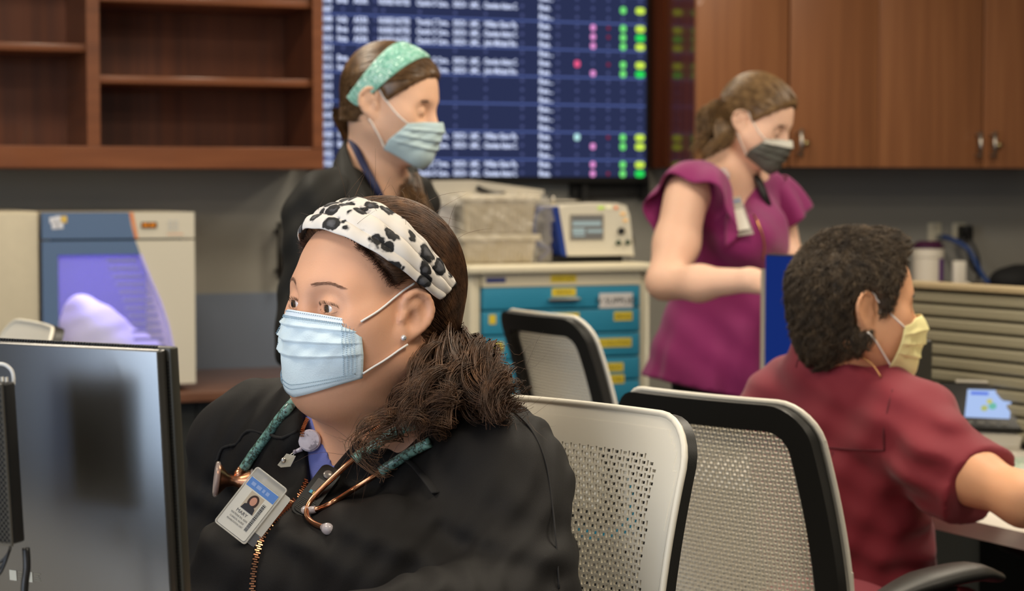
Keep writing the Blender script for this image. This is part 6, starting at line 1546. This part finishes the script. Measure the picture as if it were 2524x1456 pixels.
T1 = Shape(); T1.ell(P(1800, 560, 5.18), (.160, .108, .160), .06, RC); T1.ell(P(1838, 590, 5.055), (.105, .080, .080), .06, RC)
T1.ell(P(1885, 580, 5.14), (.06, .06, .07), .06, RC)
T1.cone(P(1770, 468, 5.14), P(1712, 478, 5.03), .060, .068, .05); T1.cone(P(1840, 460, 5.24), P(1885, 475, 5.29), .05, .062, .05)
T1.cone(P(1795, 680, 5.18), P(1765, 900, 5.18), .135, .165, .06); T1.cone(P(1765, 900, 5.18), P(1750, 1000, 5.18), .165, .20, .04)
ax0 = P(1780, 800, 5.18)
def folds(Q):
    a = np.arctan2(Q[..., 1] - ax0[1], Q[..., 0] - ax0[0]); w_ = np.clip((.98 - Q[..., 2]) * 4, 0, 1)
    return w_ * (.008 * np.sin(a * 11) + .005 * np.sin(a * 19 + 1)) + .0022 * np.sin(Q[..., 2] * 60 + Q[..., 0] * 50)
T1.disp(folds)
hp = [P(1565, 905, 5.1), P(1700, 968, 5.0), P(1850, 1000, 5.1)]; hn = nrm(np.cross(hp[1] - hp[0], hp[2] - hp[0])); hn = hn if hn[2] < 0 else -hn
hn = nrm(np.array([-.22, -.05, -1])); T1.plane(P(1700, 955, 5.02), hn, .003)
chC = nrm(RC @ np.array([0, 1, .25])); qa, qb, qc = P(1858, 530, 4.99), P(1752, 385, 5.1), P(1872, 395, 5.25); ins_ = (qa + qb + qc) / 3
T1.wedge([orp(qa, qb, ins_, chC), orp(qa, qc, ins_, chC), (nbC - chC * .06, chC)], .004); T1.cone(nbC + [0, 0, .02], HC.w((0, -.02, -.03)), .064, .06, .008, op='s')
M_MAG = mat('magenta_crepe', rgb(136, 36, 98), .7, sheen=.2, bump=.15, bscale=500, spec=.3)
blC = link_mesh('blouse', T1.mesh('blouse', .007), M_MAG, pcn)
# flutter sleeves: ruffled caps
def flutter(c, seam_r, hem, axis, a0, a1, waves, name, amp=.012, length=.12, down=.5):
    ax_ = nrm(axis); u = nrm(np.cross(ax_, [0, 0, 1.0])); v = np.cross(u, ax_); v = v if v[2] > 0 else -v; G = []
    for i, a in enumerate(np.linspace(R_(a0), R_(a1), 60)):
        rad = math.cos(a) * v + math.sin(a) * u; row = []
        for t in np.linspace(0, 1, 14):
            q = c + rad * (seam_r * (1 + hem * t ** 1.1) + amp * t * math.sin(a * waves)) + ax_ * length * (t - .18 * t * t) * (1 - .25 * (math.sin(a) ** 2)) - np.array([0, 0, down * .10 * t * t]); row.append(q)
        G.append(row)
    V, F = grid_mesh(np.array(G)); o = link_mesh(name, mesh_np(name, V, F), M_MAG, pcn); solidify(o, .003, 0)
flutter(P(1730, 475, 5.03), .084, .42, np.array(P(1655, 520, 4.90)) - P(1722, 478, 5.03), -125, 125, 6, 'flutter_sleeve', length=.115)
flutter(P(1890, 470, 5.30), .066, .42, np.array(P(1955, 560, 5.33)) - P(1890, 470, 5.30), -118, 118, 6, 'flutter_sleeve', length=.085)
bvC = bvh_of([blC, bodyC])
MB().tube(catmull([hit(bvC, x, y, .004, 5.0) for x, y in ((1857, 528), (1868, 550), (1880, 580), (1884, 610), (1880, 640))], 5), .0022, 6).build('gold_zip', mat('gold_metal', rgb(216, 164, 84), .3, 1), pcn, True)
M_HC = ramp_mat('light_brown_hair', 'noise', 1, [(.3, rgb(98, 72, 44)), (.6, rgb(134, 104, 68)), (.8, rgb(168, 136, 92))], .4, mapscale=(60, 60, 60))
HUC = HC.hull(.003)
SHC, shC = hair_shell(HUC, HC, [((0, .074, .074), (0, .78, -.62)), ((0, 0, -.07), (0, .1, -1))], 'hair', .0045, M_HC, pcn, .005, .005, earcut(HC))
gC = HC.w((0, -.11, .03))
shape_h = HUC
hairs(SHC, shC.data, lambda V: V[:, 2] > -9, 2000, lambda p: np.where((HC.l(p)[:, 2:3] > .03), nrm_rows(gC - p) + HC.d((0, -.5, 0)), HC.d((0, -.75, -.8)) + 0 * p), 14, .009, .001, .004, .08, .0009, M_HC, shC, drop=ear_drop(HC))
locks(420, [HC.w((0, -.10, .02)), HC.w((.02, -.125, -.04)), P(1755, 345, 5.12), P(1722, 385, 5.10)], .030, .006, 'back_hair', M_HC, pcn, lps=.6)
locks(360, [HC.w((.055, -.045, .00)), HC.w((.062, -.06, -.04)), P(1790, 340, 5.02), P(1745, 375, 5.02)], .018, .005, 'back_hair', M_HC, pcn, lps=.6)
M_MKC = mat('charcoal_mask', rgb(92, 92, 86), .6, bump=.2, bscale=300)
mkC, GC = HC.mask('face_mask', M_MKC, pcn, top=(-.004, -.020), bot=(-.100, -.084), side=60, tent=.93, grow=.003, pleat=.0028, flare=.4); mkC['label'] = 'charcoal grey mask with white top edge'; loops(HC, GC, M_LOOP, mkC, .0017)
V, F = grid_mesh(GC[:, :9] + nrm_rows(GC[:, :9] - HC.o) * .0014); bd2 = link_mesh('top_border', mesh_np('top_border', V, F), mat('mask_white2', rgb(222, 218, 206), .6), mkC); bd2.location = (0, 0, 0)
c = P(1775, 800, 5.2); legs(pcn, c[0], c[1], -128, .92, mat('black_trousers', rgb(26, 26, 26), .8))
bdg = thing('id_badge', 'name badge in clear sleeve on a patterned reel, on the magenta top', 'badge', P(1800, 470, 4.98))
rc2 = hit(bvC, 1783, 432, .012, 5.0); MB().lathe([(0, -.004), (.017, -.004), (.018, 0), (.014, .004), (0, .005)], 20, Matrix.Translation(rc2) @ Vector(nrm(CAM - rc2)).to_track_quat('Z', 'Y').to_matrix().to_4x4()).build('reel', ramp_mat('reel_pattern', 'voronoi', 130, [(.2, rgb(206, 120, 110)), (.5, rgb(226, 220, 214)), (.8, rgb(120, 130, 180))], .35), bdg, 'auto')
zz1 = float((rc2 - CAM) @ AX); zz2 = min(zz1, float((hit(bvC, 1828, 540, .02, 5.0) - CAM) @ AX))
MB().tube([rc2, P(1795, 465, zz1 - .005), P(1802, 488, zz1 - .01)], .003, 6).build('clip', M_STEEL, bdg, True)
def quadP(pts, th): 
    A = [P(x, y, z) for x, y, z in pts]; n = nrm(np.cross(A[1] - A[0], A[-1] - A[0])); n = n if n @ (CAM - A[0]) > 0 else -n; k = len(A)
    return MB().add(A + [q + n * th for q in A], [tuple(range(k))[::-1], tuple(range(k, 2 * k))] + [(i, (i + 1) % k, k + (i + 1) % k, k + i) for i in range(k)])
quadP([(1787, 490, zz1 - .03), (1825, 484, zz1 - .03), (1858, 577, zz2 - .02), (1819, 582, zz2 - .02)], .002).build('sleeve', M_STR, bdg)
quadP([(1793, 502, zz1 - .034), (1824, 497, zz1 - .034), (1849, 564, zz2 - .024), (1820, 569, zz2 - .024)], .0015).build('card', M_CARD, bdg)
quadP([(1791, 497, zz1 - .038), (1824, 491, zz1 - .038), (1832, 512, zz1 - .036), (1799, 518, zz1 - .036)], .0012).build('header', mat('badge_blue', rgb(96, 140, 210), .4), bdg)
vb2 = thing('voice_badge', 'black voice communicator clipped at the neckline of the magenta top', 'communicator', P(1880, 470, 5.05))
zv = float((hit(bvC, 1880, 470, .016, 5.1) - CAM) @ AX)
MB().tube([P(1862, 432, zv), P(1872, 448, zv - .004), P(1884, 480, zv - .008), P(1897, 510, zv - .010)], [.012, .017, .017, .013], 12, flat=.5).build('body', M_BLK, vb2, True)
MB().tube([P(1871, 446, zv - .014), P(1877, 460, zv - .016)], .007, 8, flat=.4).build('display', mat('dark_display', rgb(74, 70, 68), .3, coat=.5), vb2, True)
# ================================================================ seated man in maroon scrubs
pmn = thing('person', 'seated man in maroon scrubs with short dark hair and yellow mask, seen from behind', 'person', P(2080, 1300, 3.5) * [1, 1, 0])
M_SKM = skin('skin_warm', rgb(218, 162, 124), .05)
HM = Head(P(2110, 758, 3.5), -82, -4, 0, 1.02, low=.97)
B4 = Shape(); HM.skull(B4, full=.002, ear_rot=26); nbM = P(2062, 905, 3.55)
for x in (-1, 1): HM.ell(B4, (x * .033, .0740, .004), (.0165, .0150, .0125), .006)
B4.cone(HM.w((0, -.030, -.040)), nbM, .057, .060, .05)
RM = rotm(-60)
B4.ell(P(2070, 1180, 3.60), (.19, .11, .20), .06, RM); B4.cone(nbM - [0, 0, .03], P(1960, 1020, 3.68), .045, .06, .03); B4.cone(nbM - [0, 0, .03], P(2235, 1070, 3.46), .045, .06, .03)
B4.ell(P(2080, 1400, 3.62), (.16, .11, .22), .06, RM)
B4.cone(P(2250, 1070, 3.42), P(2400, 1174, 3.30), .052, .043, .03); B4.cone(P(2400, 1174, 3.30), P(2525, 1232, 3.22), .043, .039, .03)
B4.cone(P(2525, 1232, 3.22), P(2640, 1250, 3.42), .039, .030, .03); hand(B4, P(2645, 1250, 3.43), (.5, .85, -.05), (0, 0, 1), -1, 1.05)
B4.cone(P(1940, 1010, 3.72), P(2050, 1220, 3.86), .06, .045, .03); B4.cone(P(2050, 1220, 3.86), P(2290, 1236, 3.70), .042, .028, .03); hand(B4, P(2292, 1237, 3.69), (.95, -.25, -.05), (0, 0, 1), 1, 1.0)
bodyM = link_mesh('body', B4.mesh('body', .0045), M_SKM, pmn); eyes_simple(HM, mat('dark_brow', rgb(46, 34, 26), .6), pmn)
S2 = Shape(); S2.ell(P(2070, 1170, 3.60), (.205, .125, .21), .06, RM); S2.cone(P(2058, 908, 3.57), P(1955, 1005, 3.70), .066, .078, .06); S2.cone(P(2090, 925, 3.54), P(2240, 1050, 3.44), .062, .080, .06)
S2.ell(P(2090, 1420, 3.62), (.18, .13, .25), .06, RM); S2.ell(P(1950, 1020, 3.70), (.085, .08, .085), .05)
S2.cone(P(2245, 1065, 3.43), P(2330, 1140, 3.36), .080, .079, .04); S2.cone(P(2330, 1140, 3.36), P(2470, 1245, 3.27), .079, .078, .02)
S2.cone(P(1935, 1030, 3.74), P(2050, 1230, 3.88), .075, .07, .03)
dsl = nrm(P(2400, 1190, 3.3) - P(2250, 1060, 3.42)); S2.plane(P(2412, 1192, 3.30), nrm(dsl + np.array([.06, 0, .10])), .003)
def wr2(Q):
    d = (Q - P(2250, 1060, 3.42)); al = d @ dsl; pr = d - al[..., None] * dsl; near = np.clip(al * 12, 0, 1)
    return near * .0045 * np.sin(pr[..., 2] * 120 + 2 * np.sin(al * 22)) * np.clip((.20 - al) * 12, 0, 1) + .0035 * np.sin(Q[..., 2] * 42 - Q[..., 0] * 55 + 2 * np.sin(Q[..., 0] * 16)) + .002 * np.sin(Q[..., 2] * 100 + Q[..., 0] * 60)
S2.disp(wr2)
S2.cone(P(2058, 908, 3.57), P(2058, 872, 3.57), .086, .078, .03); S2.cone(nbM + [0, 0, .075], HM.w((0, -.02, -.02)), .064, .062, .006, op='s')
vM = nrm(RM @ np.array([0, 1, .3]))
M_MAR = mat('maroon_scrubs', rgb(126, 38, 50), .72, sheen=.15, bump=.25, bscale=700, spec=.3)
shM = link_mesh('scrub_top', S2.mesh('scrub_top', .0055), M_MAR, pmn); bvM = bvh_of(shM)
M_SEAM = mat('maroon_seam', rgb(92, 28, 38), .8)
for pts in ([(1975, 1098), (2040, 1103), (2110, 1108), (2180, 1110)], [(2052, 1112), (2047, 1180), (2040, 1250), (2036, 1330)], [(2180, 1110), (2178, 1060), (2190, 1000), (2200, 960)], [(1985, 868), (1968, 885), (1962, 905)]):
    MB().tube(drape(bvM, pts, .0005, 6, 3.5), .0016, 5).build('seam', M_SEAM, pmn, True)
pts = []
for a in np.linspace(0, 2 * PI, 40):
    Rn = np.array(Matrix.Rotation(0, 3, 'Z')); pts.append(nbM + np.array([.071 * math.cos(a), .071 * math.sin(a), .010 + .0 * math.sin(a)]))
MB().tube(catmull([P(2004, 866, 3.60), P(2020, 858, 3.52), P(2062, 858, 3.46), P(2110, 872, 3.44), P(2150, 898, 3.43), P(2172, 930, 3.42)], 5), .0016, 6).build('neck_chain', mat('fine_gold', rgb(190, 140, 90), .4, .8), pmn, True)
M_HM = ramp_mat('near_black_hair', 'noise', 1, [(.3, rgb(50, 40, 30)), (.6, rgb(80, 65, 48)), (.8, rgb(120, 100, 76))], .55, mapscale=(60, 60, 60))
HUM = HM.hull(.002); HM.ell(HUM, (0, -.050, .02), (.066, .050, .07), .03)
HM.ell(HUM, (0, .045, .095), (.045, .035, .028), .03)
def tous(S):
    earcut(HM, -.018)(S); S.disp(lambda Q: .002 * np.sin(Q[..., 0] * 190 + 3 * np.sin(Q[..., 2] * 90)) * np.sin(Q[..., 2] * 170 + Q[..., 1] * 140))
SHM, shM2 = hair_shell(HUM, HM, [((0, .030, .0), (0, .94, -.33)), ((0, -.03, -.094), (0, .50, -.87)), ((0, .01, -.040), (0, .85, -.5))], 'hair', .004, M_HM, pmn, .0075, .01, tous)
sw = HM.w((0, -.035, .125))
def flowM(p):
    l = HM.l(p); d = nrm_rows(p - sw); f = HM.d((0, 1.0, .35)); bk = HM.d((0, -.25, -1.0)); w_ = np.clip((l[:, 2:3] - .06) * 25, 0, 1); return f * w_ + bk * (1 - w_) + d * .5
def grow(n, steps, step, lift_, jit, r):
    st = sample_on(shM2.data, lambda V: V[:, 2] > -9, n, HUM); p = st.copy(); out = [p.copy()]; j = rng.normal(size=p.shape) * jit
    for i in range(steps):
        g = SHM.grad(p); d = flowM(p) + j; d -= g * (d * g).sum(-1, keepdims=True); d = nrm_rows(d) + g * lift_ * (1 + .5 * rng.random((len(p), 1))); p = p + nrm_rows(d) * step
        if i == 2: j = j + rng.normal(size=p.shape) * jit * .6
        out.append(p.copy())
    return np.stack(out, 1)
pm_ = grow(9500, 6, .0042, .22, .55, 1); pm_ = pm_[~ear_drop(HM)(pm_)]
V, F = strand_mesh(pm_, .0004 + .0003 * rng.random(len(pm_))); o = link_mesh('hair_strands', mesh_np('hair_strands', V, F), M_HM, shM2); o.location = (0, 0, 0); o['kind'] = 'stuff'
M_MKM = mat('yellow_mask', rgb(232, 222, 162), .6, bump=.2, bscale=300)
mkM, GM_ = HM.mask('face_mask', M_MKM, pmn, top=(-.004, -.024), bot=(-.106, -.086), side=62, tent=.98, grow=.003, pleat=.0026); mkM['label'] = 'pale yellow pleated mask'; loops(HM, GM_, M_LOOP, mkM, .0016)
# trousers and shoes of the seated man and the seated woman
def sit(par, hipc, yaw, m, knee=.45, reach=.42, low=.06):
    T = Shape(); R = rotm(yaw); c = np.asarray(hipc, float); T.ell(c, (.19, .16, .12), .05, R)
    for s_ in (-1, 1):
        a = c + R @ np.array([s_ * .09, .05, -.02]); k = c + R @ np.array([s_ * .11, reach, -.03]); f = np.array([k[0], k[1], .1]) + R @ np.array([0, .04, 0])
        T.cone(a, k, .088, .065, .04); T.cone(k, f, .062, .045, .03)
        F_ = Shape(); F_.cone(f - [0, 0, .052], f + R @ np.array([0, .15, -.06]), .045, .036, .02); F_.plane((0, 0, .003), (0, 0, -1)); link_mesh('shoe', F_.mesh('shoe', .01), M_BLK, par)
    link_mesh('trousers', T.mesh('trousers', .012), m, par)
q = ch2.location; R2 = rotm(-55); sit(pmn, np.array([q[0], q[1], .57]) + R2 @ np.array([0, .02, 0]), -55, mat('maroon_trousers', rgb(110, 34, 46), .8))
q = ch1.location; sit(pa, np.array([q[0], q[1], .60]) + rotm(134) @ np.array([0, .02, 0]), 134, mat('black_trousers', rgb(26, 26, 26), .8), reach=.36)
# ---------------------------------------------------------------- lettering becomes plain mesh
bpy.context.view_layer.update(); dg = bpy.context.evaluated_depsgraph_get()
for o in [o for o in bpy.data.objects if o.type == 'FONT']:
    me = bpy.data.meshes.new_from_object(o.evaluated_get(dg)); n = bpy.data.objects.new(o.name.split('.')[0], me); COL.objects.link(n)
    if 'fit' in o.keys() and len(me.vertices):
        xs_ = [v.co.x for v in me.vertices]; f_ = o['fit'] / max(max(xs_) - min(xs_), 1e-5)
        for v in me.vertices: v.co.x = (v.co.x - min(xs_)) * f_
    n.parent = o.parent; n.matrix_local = o.matrix_local.copy()
    for k in o.keys():
        if k in ('label',): n[k] = o[k]
    nm = o.name; bpy.data.objects.remove(o); n.name = nm
